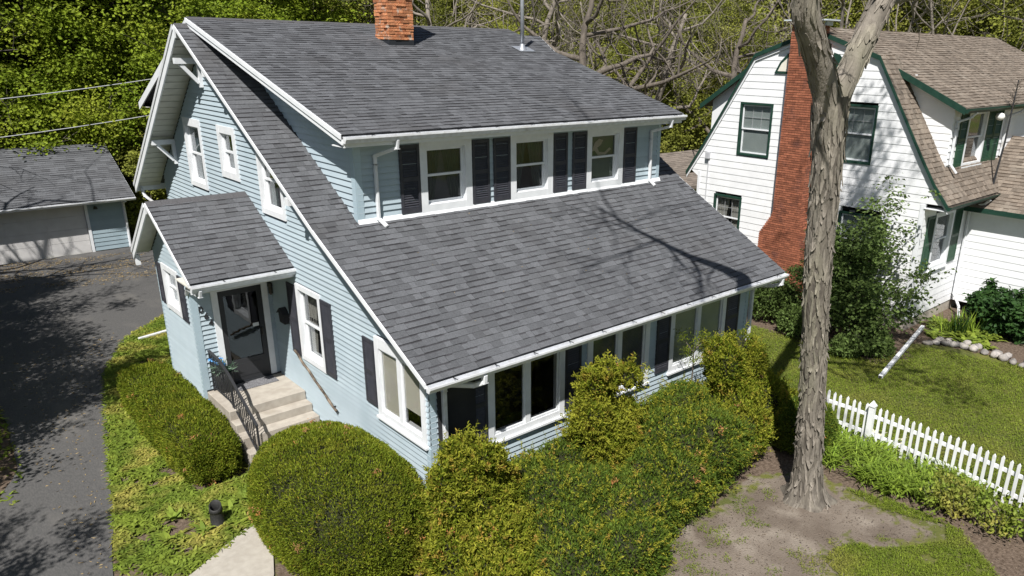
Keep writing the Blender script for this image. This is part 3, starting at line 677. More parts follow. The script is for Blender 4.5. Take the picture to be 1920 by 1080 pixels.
drf = slab(house, 'dormer_roof', M['ridge'], (dl(YDE), YDE, ZDE), (dr_(YDE), YDE, ZDE), (dr_(YR), YR, ZDR), (dl(YR), YR, ZDR), .10)
s3 = math.hypot(YR-YDE, ZDR-ZDE)
SH.slope(drf, (0, YDE-.02, ZDE), (1, 0, 0), (0, YR-YDE, ZDR-ZDE), lambda v: [(dl(YDE+(YR-YDE)*v/s3)-.01, dr_(YDE+(YR-YDE)*v/s3)+.01)], s3)
YDB, ZDB = 13.1, 6.5
slab(house, 'rear_dormer_roof', M['ridge'], (dr_(YR), YDB, ZDB), (-.28, YDB, ZDB), (dl(YR), YR, ZDR), (dr_(YR), YR, ZDR), .10)
rake((-.285, YR+.001, ZDR), (-.285, YDB, ZDB), .18); rake((dl(YR)-.0, YR, ZDR), (dl(YR)-.005, YR+.001, ZDR), .05)
mb = MB(); mb.box(-.26, 8.4, 12.55, YDB-.01, ZDB-.10, ZDB-.085); mb.build('rear_dormer_soffit', M['soffit'], house)
mb = MB(); mb.prism([(.4, 9.0, 7.9), (.4, 12.6, 4.9), (.4, 12.6, 6.6), (.4, 9.0, 8.1)], (8, 0, 0)); mb.build('rear_dormer_wall', M['siding'], house)
mb = MB(); e0, e1 = Vector((dl(YDE), YDE, ZDE)), Vector((dl(YR), YR, ZDR))
for hh, th, o in ((.17, .03, 0.), (.075, .055, 0.)):
    mb.hexa([e0+Vector((o, 0, -hh)), e0+Vector((o-th, 0, -hh)), e1+Vector((o-th, 0, -hh)), e1+Vector((o, 0, -hh)), e0+Vector((o, 0, .004)), e0+Vector((o-th, 0, .004)), e1+Vector((o-th, 0, .004)), e1+Vector((o, 0, .004))])
mb.build('barge_board', M['trim'], house)
rake((dr_(YDE)+.03, YDE, ZDE), (dr_(YR)+.03, YR, ZDR), .16)
mb = MB(); mb.box(dl(YDE), dr_(YDE), YDE+.012, YDE+.035, ZDE-.22, ZDE-.012); mb.build('fascia', M['trim'], house)
mb = MB(); mb.box(dl(YDE)+.01, dr_(YDE)-.01, YDE+.036, 2.785, ZDE-.22, ZDE-.20); mb.build('eave_soffit', M['trim'], house)
mb = MB(); mb.hexa([(dl(YDE)+.01, YDE+.04, ZDE-.12), (.42, YDE+.04, ZDE-.12), (.42, 8.2, zd(8.2)-.12), (dl(8.2)+.01, 8.2, zd(8.2)-.12), (dl(YDE)+.01, YDE+.04, ZDE-.105), (.42, YDE+.04, ZDE-.105), (.42, 8.2, zd(8.2)-.105), (dl(8.2)+.01, 8.2, zd(8.2)-.105)]); mb.build('rake_soffit', M['soffit'], house)
gutter(house, (dl(YDE)+.0, YDE, ZDE-.03), (dr_(YDE)+.03, YDE, ZDE-.03), M['gutter'], 10)
spout(house, [(1.02, YDE-.06, ZDE-.14), (1.02, YDE-.03, ZDE-.28), (.80, 2.72, ZDE-.45), (.80, 2.72, ZDE-.6), (.80, 2.72, 4.98), (.86, 2.56, 4.86)])
spout(house, [(8.50, YDE-.06, ZDE-.14), (8.50, YDE-.03, ZDE-.28), (8.30, 2.72, ZDE-.42), (8.30, 2.72, ZDE-.6), (8.30, 2.72, 4.98), (8.34, 2.58, 4.86)])
# gable ends of the ridge
mb = MB(); mb.prism([(dl(YR)-.003, YR-.30, ZDR-.10), (dl(YR)-.003, YR, ZDR-.005), (dl(YR)-.003, YR+.25, ZDR-.11), (dl(YR)-.003, YR, ZR+.0)], (.02, 0, 0)); mb.build('ridge_end', M['bluetrim'], house)
for i in range(30):
    x0 = dl(YR)-.02+i*.29; MB().prism([(x0, YR-.14, ZDR-.03), (x0, YR, ZDR+.028), (x0, YR+.14, ZDR-.045), (x0, YR, ZDR+.012)], (.285, 0, 0)).build('ridge_cap', M['ridge'], house)
# ---- chimney of rough layered brick
ch = MB(); ch.box(3.69, 4.26, 6.93, 7.43, 7.9, 10.4).build('chimney', M['omortar'], house); ch = house.children[-1] if False else bpy.data.objects[[o.name for o in house.children if o.name.startswith('chimney')][0]]
MB().box(3.64, 4.31, 6.87, 7.47, 7.85, 8.14).build('chimney_flashing', M['flash'], house)
ub = MB().box(-.5, .5, -.5, .5, -.5, .5).mesh('brick', M['obrick'])
def brick(me, parent, c, s, rz=0, name='brick'):
    o = bpy.data.objects.new(name, me); COL.objects.link(o); o.parent = parent; o.location = c; o.scale = s; o.rotation_euler.z = rz
    return o
z = 8.14; k = 0
while z < 10.35:
    h = rnd.uniform(.055, .075); fl = 1+.04*(z-8.1)
    for fc in range(2):
        tot = (.66 if fc == 0 else .56)*fl; u = 0.; first = True
        while u < tot-.01:
            wd = min(rnd.uniform(.13, .27), tot-u)
            if tot-u-wd < .06: wd = tot-u
            ju = rnd.uniform(.0, .035); dp = .10
            if fc == 0: c = (3.975-tot/2+u+wd/2, 6.90-ju+dp/2-.02, z+h/2); s = (wd-.006, dp, h-.010)
            else: c = (3.66-ju+dp/2-.01, 7.17-tot/2+u+wd/2+.02, z+h/2+.003); s = (dp, wd-.006, h-.012)
            if u > 0 or fc == 0 or True: brick(ub, ch, c, s, rnd.uniform(-.02, .02))
            u += wd
    z += h; k += 1
vp = MB().tube([(7.52, 6.72, 7.9), (7.52, 6.72, 10.3)], .05, 14).build('vent_pipe', M['pipe'], house, True)
MB().prism([(7.3, 6.52, 7.925), (7.82, 6.52, 7.925), (7.82, 6.92, 8.05), (7.3, 6.92, 8.05)], (0, 0, .008)).build('pipe_flashing', M['pipe'], house)
MB().lathe([(.13, 7.96), (.075, 8.06), (.06, 8.12)], (7.52, 6.72, 0), 14).build('pipe_boot', M['pipe'], house, True)
# ---- entry porch
PYE, PZE, PYR, PZR, PYB, PZB, PXL = 4.88, 3.74, 7.0, 4.95, 8.67, 3.68, -2.02
def pspan(z):
    a = 6.25 if z+.16 < PZE else max(6.25, PYE+(z+.16-PZE)/(PZR-PZE)*(PYR-PYE)); b = min(8.44, PYB-(z+.16-PZB)/(PZR-PZB)*(PYB-PYR)) if z+.16 > PZB else 8.44
    return (a, max(a, b))
pw = (6.86, 7.92, 2.46, 3.48)
clad(FPX, house, 'porch_side_wall', .50, 4.75, pspan, [(pw[0]+.03, pw[1]-.03, pw[2]+.03, pw[3]-.03)], M['siding'], ex=.10)
window(FPX, house, *pw, cw=.12, fill='white', sill=False)
shutter(FPX, house, 6.50, 6.84, 2.45, 3.43, M['shutter']); shutter(FPX, house, 7.94, 8.27, 2.52, 3.43, M['shutter'])
clad(FPY, house, 'porch_front_wall', .97, 3.55, lambda z: (-1.667, -.0), [(-1.29, -.11, .9, 3.2)], M['siding'])
for F_c, q_ in ((FPY, (-1.693, -1.56, .5, 3.5, 0, .03)), (FPX, (6.252, 6.34, .5, 3.5, 0, .0245)), (FPX, (8.36, 8.44, .5, 3.7, 0, .026))): mb = MB(); F_c.box(mb, *q_); mb.build('porch_corner_board', M['bluetrim'], house)
mb = MB(); mb.box(-1.64, -.02, 6.27, 8.42, 0, .5); mb.build('porch_foundation', M['concrete'], house)
mb = MB(); FPX.box(mb, 6.9, 7.75, .52, .66, .02, .05); mb.build('vent_frame', M['trim'], house)
mb = MB(); mb.prism([(-1.667, 5.0, 3.53), (-1.667, 6.25, 3.53), (-1.667, 6.25, 4.36), (-1.667, 5.0, 3.66)], (.1, 0, 0)); mb.build('porch_gable_infill', M['siding'], house)
mb = MB(); mb.box(-1.9, -.03, 4.95, 6.24, 3.50, 3.525); mb.build('porch_ceiling', M['soffit'], house)
prf = slab(house, 'porch_roof', M['ridge'], (PXL, PYE, PZE), (-.02, PYE, PZE), (-.02, PYR, PZR), (PXL, PYR, PZR), .09)
slab(house, 'porch_rear_roof', M['ridge'], (-.02, PYB, PZB), (PXL, PYB, PZB), (PXL, PYR, PZR), (-.02, PYR, PZR), .09)
s4 = math.hypot(PYR-PYE, PZR-PZE)
SH.slope(prf, (0, PYE-.02, PZE), (1, 0, 0), (0, PYR-PYE, PZR-PZE), lambda v: [(PXL-.01, -.022)], s4-.06)
for i in range(7):
    x0 = PXL-.01+i*.285; MB().prism([(x0, PYR-.15, PZR-.06), (x0, PYR, PZR+.03), (x0, PYR+.15, PZR-.09), (x0, PYR, PZR+.012)], (.28, 0, 0)).build('ridge_cap', M['ridge'], house)
rake((PXL, PYE, PZE), (PXL, PYR, PZR), .07); rake((PXL, PYR+.001, PZR-.0), (PXL, PYB, PZB), .22); rake((PXL-.03, PYR+.05, PZR), (PXL-.03, PYB+.02, PZB), .09, .018, M['gutter'])
mb = MB(); q = [Vector((PXL+.02, PYR, PZR-.11)), Vector((-1.69, PYR, PZR-.11)), Vector((-1.69, PYB, PZB-.11)), Vector((PXL+.02, PYB, PZB-.11))]; mb.hexa(q+[p+Vector((0, 0, .012)) for p in q]); mb.build('porch_soffit', M['soffit'], house)
mb = MB(); mb.box(PXL, -.02, PYE+.012, PYE+.04, PZE-.21, PZE-.012); mb.build('fascia', M['trim'], house)
gutter(house, (PXL+.0, PYE, PZE-.03), (-.02, PYE, PZE-.03), M['gutter'], 2)
spout(house, [(-1.88, PYE-.06, PZE-.14), (-1.88, PYE-.02, PZE-.26), (-1.74, 6.1, PZE-.42), (-1.71, 6.3, PZE-.6)], wd=.08)
mb = MB(); mb.box(-2.02, -1.93, 8.60, 8.69, 3.32, 3.55); mb.build('rafter_post', M['trim'], house)
spout(house, [(-.5, 13.5, 4.2), (-.46, 13.4, 4.0), (-.08, 13.0, 3.55), (-.06, 13.0, .12), (-.45, 13.3, .09), (-1.3, 13.15, .07)])
# door
df = MB(); FPY.box(df, -1.29, -1.16, .965, 3.22, -.02, .045); FPY.box(df, -.24, -.11, .965, 3.22, -.02, .045); FPY.box(df, -1.16, -.24, 3.10, 3.22, -.02, .043)
df.build('door_frame', M['trim'], house)
dd = MB(); FPY.box(dd, -1.158, -1.05, .98, 3.09, -.02, .03); FPY.box(dd, -.35, -.242, .98, 3.09, -.02, .03); FPY.box(dd, -1.05, -.35, 2.97, 3.09, -.02, .028); FPY.box(dd, -1.05, -.35, .98, 1.50, -.02, .028)
FPY.box(dd, -.97, -.43, 1.1, 1.4, .028, .036); door = dd.build('storm_door', M['iron'], house)
g = MB(); FPY.box(g, -1.05, -.35, 1.50, 2.97, -.004, .004); g.build('pane', M['door_glass'], door)
g = MB(); FPY.box(g, -1.15, -.25, .97, 3.1, -.30, -.26); FPY.box(g, -1.0, -.4, 1.9, 2.8, -.262, -.25); g.build('inner_door', M['room'], door)
g = MB(); FPY.box(g, -.335, -.315, 1.95, 2.12, .03, .07); g.build('handle', M['brass'], door)
g = MB(); FPY.box(g, -.50, -.37, 2.17, 2.25, .004, .007); g.build('sticker', M['label'], door)
mb = MB(); FPY.box(mb, -1.64, -.02, .955, .99, .02, .05); mb.build('threshold', M['flash'], house)
SH.finish(); finish_cladding()

# house number, running diagonally down
def digit(ch_, u, z, h, root):
    cu = bpy.data.curves.new('digit', 'FONT'); cu.body = ch_; cu.size = h; cu.extrude = .008; cu.offset = .004
    o = bpy.data.objects.new('house_number', cu); COL.objects.link(o)
    dg = bpy.context.evaluated_depsgraph_get(); me = bpy.data.meshes.new_from_object(o.evaluated_get(dg)); bpy.data.objects.remove(o)
    me.materials.append(M['iron']); p = bpy.data.objects.new('digit', me); link(p, root)
    p.location = Vector(p.location)+Vector((u, 6.25-.03, z)); p.rotation_euler = (R(90), 0, 0)
num = thing('house_number', 'black metal house number 064 stepping down beside the front door', 'house number', (-1.43, 6.22, 2.6))
for c_, u, z in (('0', -1.565, 2.72), ('6', -1.475, 2.56), ('4', -1.40, 2.40)): digit(c_, u, z, .19, num)

# ---- concrete steps
st = thing('concrete_steps', 'pale concrete front stoop with steps down to the path', 'steps', (-.82, 5.0, 0))
edges = [(6.22, 4.93, .96), (4.93, 4.637, .764), (4.637, 4.326, .588), (4.326, 4.037, .36), (4.037, 3.72, .17)]
for a, b, zt in edges:
    MB().box(-1.643, -.03, b+.003, a, 0, zt).build('landing' if zt == .96 else 'step', M['concrete'], st, bevel=.012)
# ---- railing
rl = thing('iron_railing', 'black wrought iron handrail curving down the left side of the front steps', 'railing', (-1.5, 5, .17))
def top(y): return float(np.interp(y, [3.85, 5.15, 5.6, 6.18], [1.02, 1.70, 1.85, 1.88]))
def bot(y): return float(np.interp(y, [3.85, 5.1, 5.3, 6.18], [.30, 1.02, 1.06, 1.06]))
pts = [(-1.5, y, top(y)) for y in (6.18, 5.9, 5.6, 5.45, 5.3, 5.15, 4.9, 4.5, 4.1, 3.85)]
m_ = MB()
for a, b in zip(pts[:-1], pts[1:]): m_.bar(a, b, .055, .028, up=(0, 0, 1))
m_.build('top_rail', M['iron'], rl)
m_ = MB()
for a, b in zip(pts[:-1], pts[1:]): m_.bar((-1.5, a[1], bot(a[1])), (-1.5, b[1], bot(b[1])), .03, .016)
m_.build('bottom_rail', M['iron'], rl)
for y, zb in ((6.17, .96), (5.08, .96), (3.86, .17)): MB().box(-1.517, -1.483, y-.017, y+.017, zb, top(y)).build('post', M['iron'], rl)
y = 6.05
while y > 3.95:
    if abs(y-5.08) > .05: MB().box(-1.508, -1.492, y-.008, y+.008, bot(y), top(y)-.005).build('baluster', M['iron'], rl)
    y -= .105
# ---- basket planter with blue flowers
bk = thing('basket_planter', 'black wire basket planter with blue flowers in the corner behind the handrail', 'planter', (-1.32, 6.0, .96))
m_ = MB(); m_.lathe([(.10, .97), (.16, 1.02), (.19, 1.25), (.20, 1.42), (.185, 1.42), (.17, 1.25), (.13, 1.05), (.0, 1.03)], (-1.32, 6.0, 0), 16); m_.build('basket', M['plastic'], bk, True)
n = 150; P = np.array([-1.32, 6.0, 1.42])+rng.normal(size=(n, 3))*[.05, .05, .03]; D = rng.normal(size=(n, 3))*[1, 1, .5]+[-.25, 0, .8]
V, F_ = leaf_arrays(P, D, rng.uniform(.12, .36, n), rng.uniform(.02, .04, n)); arr_obj('leaves', V, F_, M['greyleaf'], bk)
for i in range(7):
    c = Vector((-1.38+rnd.uniform(-.26, .22), 6.0+rnd.uniform(-.2, .15), 1.62+rnd.uniform(-.06, .12)))
    m_ = MB(); m_.tube([(-1.32, 6.0, 1.4), c], .005, 5)
    m_.build('stem', M['greyleaf'], bk)
    Pp = np.repeat(np.array([c]), 7, 0); V, F_ = leaf_arrays(Pp, rng.normal(size=(7, 3)), .065, .04); arr_obj('flower', V, F_, M['bluefl'], bk)
# ---- door mat, mailbox, lantern, branch rail, boots
mt = MB().box(-1.1, -.25, 5.78, 6.16, .962, .98).build('door_mat', M['matrub'], None, bevel=.006); tag(mt, 'speckled grey door mat on the stoop landing', 'door mat')
mbx = thing('mailbox', 'small black metal mailbox fixed to the wall beside the front door', 'mailbox', (-.07, 5.53, 2.35))
MB().prism([(-.02, 5.40, 2.36), (-.02, 5.66, 2.36), (-.02, 5.68, 2.56), (-.02, 5.53, 2.68), (-.02, 5.38, 2.56)], (-.11, 0, 0)).build('box', M['iron'], mbx)
MB().prism([(-.02, 5.36, 2.56), (-.02, 5.53, 2.70), (-.02, 5.70, 2.56), (-.02, 5.70, 2.575), (-.02, 5.53, 2.715), (-.02, 5.36, 2.575)], (-.15, 0, 0)).build('lid', M['iron'], mbx)
ln = thing('wall_lantern', 'small dark lantern high on the wall right of the front door', 'lamp', (-.06, 6.2, 2.85))
MB().lathe([(.0, 3.12), (.05, 3.10), (.06, 3.04), (.045, 3.03), (.045, 2.90), (.05, 2.89), (.02, 2.84), (0, 2.84)], (-.065, 6.15, 0), 8).build('lantern_body', M['brass'], ln)
MB().box(-.09, -.04, 6.15, 6.235, 3.08, 3.12).build('arm', M['brass'], ln)
hr = thing('branch_handrail', 'rustic peeled branch used as a handrail on the side wall by the steps', 'handrail', (-.08, 4.2, 1.4))
pts = []
for i in range(13):
    t = i/12; pts.append((-.085+.008*math.sin(i*1.7), 5.14+(3.37-5.14)*t, 1.84+(1.06-1.84)*t+.012*math.sin(i*2.1)))
MB().tube(pts, [.026+.004*math.sin(i*2.7) for i in range(13)], 8).build('branch', M['branchwood'], hr, True)
for i in (1, 11): MB().bar(pts[i], (-.018, pts[i][1], pts[i][2]-.02), .02).build('wall_hook', M['iron'], hr)
def boot(x, y, h, label, rz):
    t = thing('spotlight_hood', label, 'garden light', (x, y, 0), 'black garden spotlight hoods'); m_ = MB()
    f_ = lambda p: Vector((p.x, p.y, p.z+(p.x*math.cos(rz)+p.y*math.sin(rz))*1.05*max(0, (p.z-.30)/.2) if p.z > .3 else p.z))
    m_.lathe([(.125, .0), (.128, .04), (.115, .05), (.106, .26), (.102, .29), (.115, .30), (.10, .41), (.088, .41), (.085, .29), (.085, .1), (.0, .1)], (x, y, 0), 20, f_)
    m_.build('hood', M['plastic'], t, True)
    MB().lathe([(.07, .1), (.08, .16), (.0, .18)], (x, y, 0), 12).build('lamp', M['pipe'], t, True)
boot(-2.8, 2.6, .5, 'black garden spotlight hood standing in the leafy ground cover', 1.2); boot(-1.80, 3.42, .5, 'black garden spotlight hood beside the lowest front step', 1.2)

# ================================================================== GARAGE
ga = thing('garage', 'low blue detached garage with pale overhead door and shingle roof', 'garage', (-2, 27, 0))
FG = Face('y', 24.9)
clad(FG, ga, 'front_wall', .06, 2.18, lambda z: (-5.4, 1.5), [(-5.3, .16, 0, 2.1)], M['bluedark'], ex=.17, proud=.022)
for F_c, q_ in ((FG, (.06, .16, .0, 2.12, 0, .035)), (FG, (1.40, 1.5, 0, 2.1, .0, .03)), (FG, (-5.3, .06, 2.05, 2.14, 0, .03))): mb = MB(); F_c.box(mb, *q_); mb.build('trim', M['trim'], ga)
gd = MB(); FG.box(gd, -5.3, .06, .01, 2.05, -.10, -.06); gd = gd.build('overhead_door', M['garagedoor'], ga)
for i in range(4):
    for j in range(4):
        q = MB(); FG.box(q, -5.29+j*1.3375, -5.29+(j+1)*1.3375-.006, .015+i*.508, .015+(i+1)*.508-.012, -.06, -.045); q.build('door_panel', M['garagedoor'], gd)
mb = MB(); mb.prism([(1.5, 24.9, 0), (1.5, 31, 0), (1.5, 31, 2.2), (1.5, 27.95, 3.6), (1.5, 24.9, 2.2)], (-.12, 0, 0)); mb.build('side_wall', M['bluedark'], ga)
mb = MB(); mb.box(-5.4, 1.38, 30.9, 31, 0, 2.2); mb.build('rear_wall', M['bluedark'], ga)
mb = MB(); mb.prism([(-5.4, 24.9, 0), (-5.4, 31, 0), (-5.4, 31, 2.2), (-5.4, 27.95, 3.6), (-5.4, 24.9, 2.2)], (.12, 0, 0)); mb.build('far_wall', M['bluedark'], ga)
grf = slab(ga, 'roof', M['ridge'], (-5.9, 24.45, 2.16), (1.8, 24.45, 2.16), (1.8, 27.95, 3.92), (-5.9, 27.95, 3.92), .09)
slab(ga, 'rear_roof', M['ridge'], (1.8, 31.4, 2.16), (-5.9, 31.4, 2.16), (-5.9, 27.95, 3.92), (1.8, 27.95, 3.92), .09)
GS = Shingles(M['shingle'], 0, M['shingle_dark']); GS.slope(grf, (0, 24.43, 2.16), (1, 0, 0), (0, 3.5, 1.76), lambda v: [(-5.9, 1.81)], math.hypot(3.5, 1.76), .143, .25, .5); GS.finish(); finish_cladding()
gutter(ga, (-5.9, 24.45, 2.13), (1.82, 24.45, 2.13), M['gutter'])
mb = MB(); mb.prism([(1.8, 24.45, 2.16), (1.8, 27.95, 3.92), (1.8, 27.95, 3.76), (1.8, 24.45, 2.0)], (.02, 0, 0)); mb.build('barge_board', M['trim'], ga)
spout(ga, [(1.45, 24.42, 2.0), (1.45, 24.8, 1.9), (1.45, 24.84, 1.7), (1.45, 24.84, .1)])
mb = MB(); mb.lathe([(.0, 1.86), (.05, 1.85), (.08, 1.76), (.07, 1.75), (0, 1.80)], (.42, 24.74, 0), 12); mb.bar((.42, 24.88, 1.84), (.42, 24.74, 1.84), .03); mb.build('lamp', M['brass'], ga)

# ================================================================== WHITE NEIGHBOUR
nb = thing('gambrel_house', 'white clapboard neighbour house with gambrel roof, green trim and brown wood shingles', 'house', (22, 3, 0))
NX = 16.5; FN = Face('x', NX); NF = Face('y', -.75)
PK, YP = 8.72, 3.4
fr = [(-1.42, 3.98), (-.95, 4.55), (-.45, 5.3), (1.22, 7.98), (YP, PK), (5.5, 7.98), (7.3, 5.0), (8.05, 3.85)]   # roof profile y,z
fy_ = [p[0] for p in fr]; fz_ = [p[1] for p in fr]
def nspan(z):
    if z < 3.9: return (-.75, 7.55)
    zz = z+.06; a = float(np.interp(zz, [3.98, 4.55, 5.3, 7.98, PK], [-1.42, -.95, -.45, 1.22, YP])); b = float(np.interp(-zz, [-PK, -7.98, -5.0, -3.85], [YP, 5.5, 7.3, 8.05]))
    return (max(a, -.75 if z < 3.95 else a), b)
nw = [(4.66, 5.94, 4.66, 6.42), (1.08, 2.32, 4.84, 6.58), (5.56, 6.74, 1.6, 3.2), (.46, 1.86, 1.6, 3.34)]
clad(FN, nb, 'gable_wall', .35, 8.6, nspan, [(a+.02, b-.02, c+.02, d-.02) for a, b, c, d in nw]+[(2.85, 4.0, 0, 9)], M['white_siding'], ex=.225, proud=.015)
for q, fl in zip(nw, ('blind_pale', 'blind_pale', 'white', 'blind_pale')):
    window(FN, nb, *q, cw=.065, sill=False, fill=fl, casing=M['green'], munt=(3, 2), proud=.045)
mb = MB(); mb.box(16.52, 30.9, -.74, 7.5, 0, .35); mb.build('foundation', M['concrete'], nb)
for F_c, q_ in ((FN, (-.775, -.63, .35, 3.92, 0, .03)), (FN, (7.45, 7.55, .35, 3.9, 0, .03))): mb = MB(); F_c.box(mb, *q_); mb.build('corner_board', M['trim'], nb)
# attic quarter windows either side of the chimney
for s_, y0 in ((1, 4.12), (-1, 2.72)):
    q = [(y0, 7.38), (y0+s_*.62, 7.38), (y0+s_*.45, 7.72), (y0+s_*.2, 7.98), (y0, 8.04)]
    MB().prism([FN.P(a, b, .02) for a, b in q], (-.03, 0, 0)).build('attic_window', M['green'], nb)
    q = [(y0+s_*.05, 7.45), (y0+s_*.5, 7.45), (y0+s_*.38, 7.68), (y0+s_*.17, 7.86), (y0+s_*.05, 7.9)]
    MB().prism([FN.P(a, b, .052) for a, b in q], (-.004, 0, 0)).build('attic_pane', M['blind'] if s_ > 0 else M['green'], nb)
# chimney
nc = MB().box(16.06, 16.5, 3.0, 3.98, 2.9, 8.85); nc.box(16.06, 16.5, 2.62, 4.42, 0, 2.2)
nc.hexa([(16.06, 2.62, 2.2), (16.5, 2.62, 2.2), (16.5, 4.42, 2.2), (16.06, 4.42, 2.2), (16.06, 3.0, 2.9), (16.5, 3.0, 2.9), (16.5, 3.98, 2.9), (16.06, 3.98, 2.9)])
nch = nc.build('chimney', M['mortar'], nb)
rows = []; z = .0; k = 0
bl, bh = .205, .072
while z < 8.82:
    if z < 2.2: y0, y1 = 2.6, 4.44
    elif z < 2.92: f_ = (z-2.2)/.72; y0, y1 = 2.6+.38*f_, 4.44-.44*f_
    else: y0, y1 = 2.98, 4.0
    y = y0-(bl/2 if k % 2 else 0)
    while y < y1-.01:
        a, b = max(y, y0), min(y+bl, y1)
        if b-a > .03: rows.append(('f', (a+b)/2, z+bh/2, b-a-.010))
        y += bl
    x = 16.04-(bl/2 if k % 2 == 0 else 0)
    while x < 16.5:
        a, b = max(x, 16.05), min(x+bl, 16.5)
        if b-a > .03: rows.append(('s', (a+b)/2, z+bh/2, b-a-.010, y0))
        x += bl
    z += bh; k += 1
rows.sort(key=lambda q: abs(q[2]-4.2)*.4+abs(q[1]-3.4) if q[0] == 'f' else 99)
nbm = MB().box(-.5, .5, -.5, .5, -.5, .5).mesh('brick', M['brick']); rest = MB()
for i, q in enumerate(rows):
    j = rnd.uniform(0, .006)
    if q[0] == 'f': c = (16.06-j, q[1], q[2]); s = (.05, q[3], bh-.016)
    else: c = (q[1], q[4]+.02-j, q[2]); s = (q[3], .05, bh-.016)
    if i < 300: brick(nbm, nch, c, s)
    else: rest.box(c[0]-s[0]/2, c[0]+s[0]/2, c[1]-s[1]/2, c[1]+s[1]/2, c[2]-s[2]/2, c[2]+s[2]/2)
ro = rest.build('brick_field', M['brick'], nch); ro['kind'] = 'stuff'
MB().box(15.86, 16.6, 2.72, 4.2, 8.93, 8.97).build('chimney_cap', M['flashing'], nb)
for yy in (2.9, 4.0): MB().box(16.1, 16.45, yy-.03, yy+.03, 8.80, 8.93).build('cap_leg', M['flashing'], nb)
# gambrel roof slopes with wood shingles
NS = Shingles(M['brown_sh'], 260, M['brown_dark'])
XL, XRR = 16.42, 31.0
for i in range(len(fr)-1):
    (ya, za), (yb, zb) = fr[i], fr[i+1]
    xe_ = 17.26 if i == 3 else 17.55 if i == 2 else XRR
    if i < 4: r_ = slab(nb, 'roof', M['brown_sh'], (XL, ya, za), (xe_, ya, za), (xe_, yb, zb), (XL, yb, zb), .10)
    else: r_ = slab(nb, 'rear_roof', M['brown_sh'], (XRR, yb, zb), (XL, yb, zb), (XL, ya, za), (XRR, ya, za), .10)
    ln_ = math.hypot(yb-ya, zb-za)
    if i < 3: NS.slope(r_, (0, ya-.004, za), (1, 0, 0), (0, yb-ya, zb-za), lambda v, i=i: [(XL-.01, 17.52)] if i == 2 else [(XL-.01, 21.0)], ln_, .16, .10, .24, .016)
    if i == 3: NS.slope(r_, (0, ya, za), (1, 0, 0), (0, yb-ya, zb-za), lambda v: [(XL-.01, 17.3)], ln_, .16, .10, .24, .016)
    # green barge along the gable and white bed moulding
    mb = MB(); d = Vector((-.04, 0, 0)); h = Vector((0, 0, -.13)); p0, p1 = Vector((XL, ya, za)), Vector((XL, yb, zb)); e_ = Vector((0, .02, 0)) if yb > ya else Vector((0, 0, 0))
    mb.hexa([p0+h, p0+h+d, p1+h+d, p1+h, p0, p0+d, p1+d, p1]); mb.build('barge_board', M['green'], nb)
    mb = MB(); p0 = p0+Vector((.055, 0, -.12)); p1 = p1+Vector((.055, 0, -.12)); h = Vector((0, 0, -.12)); d = Vector((-.03, 0, 0))
    mb.hexa([p0+h, p0+h+d, p1+h+d, p1+h, p0, p0+d, p1+d, p1]); mb.build('bed_moulding', M['trim'], nb)
mb = MB()
for i in range(len(fr)-1):
    (ya, za), (yb, zb) = fr[i], fr[i+1]; a, b, c, d = Vector((XL+.01, ya, za-.115)), Vector((16.49, ya, za-.115)), Vector((16.49, yb, zb-.115)), Vector((XL+.01, yb, zb-.115)); t = Vector((0, 0, .01))
    mb.hexa([a, b, c, d, a+t, b+t, c+t, d+t])
mb.build('rake_soffit', M['trim'], nb)
# front shed dormer
DXL = 17.2; DE_Y, DE_Z = -1.12, 6.62
ddf = slab(nb, 'dormer_roof', M['brown_sh'], (DXL, DE_Y, DE_Z), (XRR, DE_Y, DE_Z), (XRR, YP, PK+.06), (DXL+.0, YP, PK+.06), .10)
ll = math.hypot(YP-DE_Y, PK+.06-DE_Z)
NS.slope(ddf, (0, DE_Y, DE_Z), (1, 0, 0), (0, YP-DE_Y, PK+.06-DE_Z), lambda v: [(DXL-.01, XRR)], ll, .16, .12, .26, .016)
mb = MB(); p0, p1 = Vector((DXL, DE_Y, DE_Z+.004)), Vector((DXL, YP-.9, PK+.06-.9*(PK+.06-DE_Z)/(YP-DE_Y)+.004)); h = Vector((0, 0, -.19)); d = Vector((-.04, 0, 0))
mb.hexa([p0+h, p0+h+d, p1+h+d, p1+h, p0, p0+d, p1+d, p1]); mb.build('barge_board', M['green'], nb)
NDX, NDY = Face('x', 17.5), Face('y', -.72)
def nds(z):
    hi_ = float(np.interp(z, [4.6, 5.3, 7.98, PK], [-.91, -.45, 1.22, YP])); lo_ = max(-.72, DE_Y+(z+.11-DE_Z)/(PK+.06-DE_Z)*(YP-DE_Y))
    return (lo_, max(lo_, hi_))
clad(NDX, nb, 'dormer_side_wall', 4.86, 8.3, nds, [], M['white_siding'], ex=.20, proud=.015)
for F_c, q_ in (): mb = MB(); F_c.box(mb, *q_); mb.build('dormer_corner_board', M['trim'], nb)
ndw = [(18.55, 20.05, 4.82, 6.5)]
clad(NDY, nb, 'dormer_front_wall', 4.75, 6.52, lambda z: (17.5, 30.9), [(a+.02, b-.02, c+.02, d-.02) for a, b, c, d in ndw], M['white_siding'], ex=.2)
for q in ndw: window(NDY, nb, *q, cw=.1, fill='dark', sill=True, casing=M['trim'])
for a, b in ((17.98, 18.52), (20.08, 20.66), (20.72, 21.3)): shutter(NDY, nb, a, b, 4.84, 6.45, M['green_sh'])
gutter(nb, (DXL, DE_Y, DE_Z-.03), (XRR, DE_Y, DE_Z-.03), M['green'])
spout(nb, [(17.9, DE_Y-.06, DE_Z-.14), (17.88, DE_Y+.05, DE_Z-.28), (17.62, -.80, DE_Z-.42), (17.62, -.80, DE_Z-.6), (17.62, -.80, 5.0), (17.66, -1.0, 4.75)])
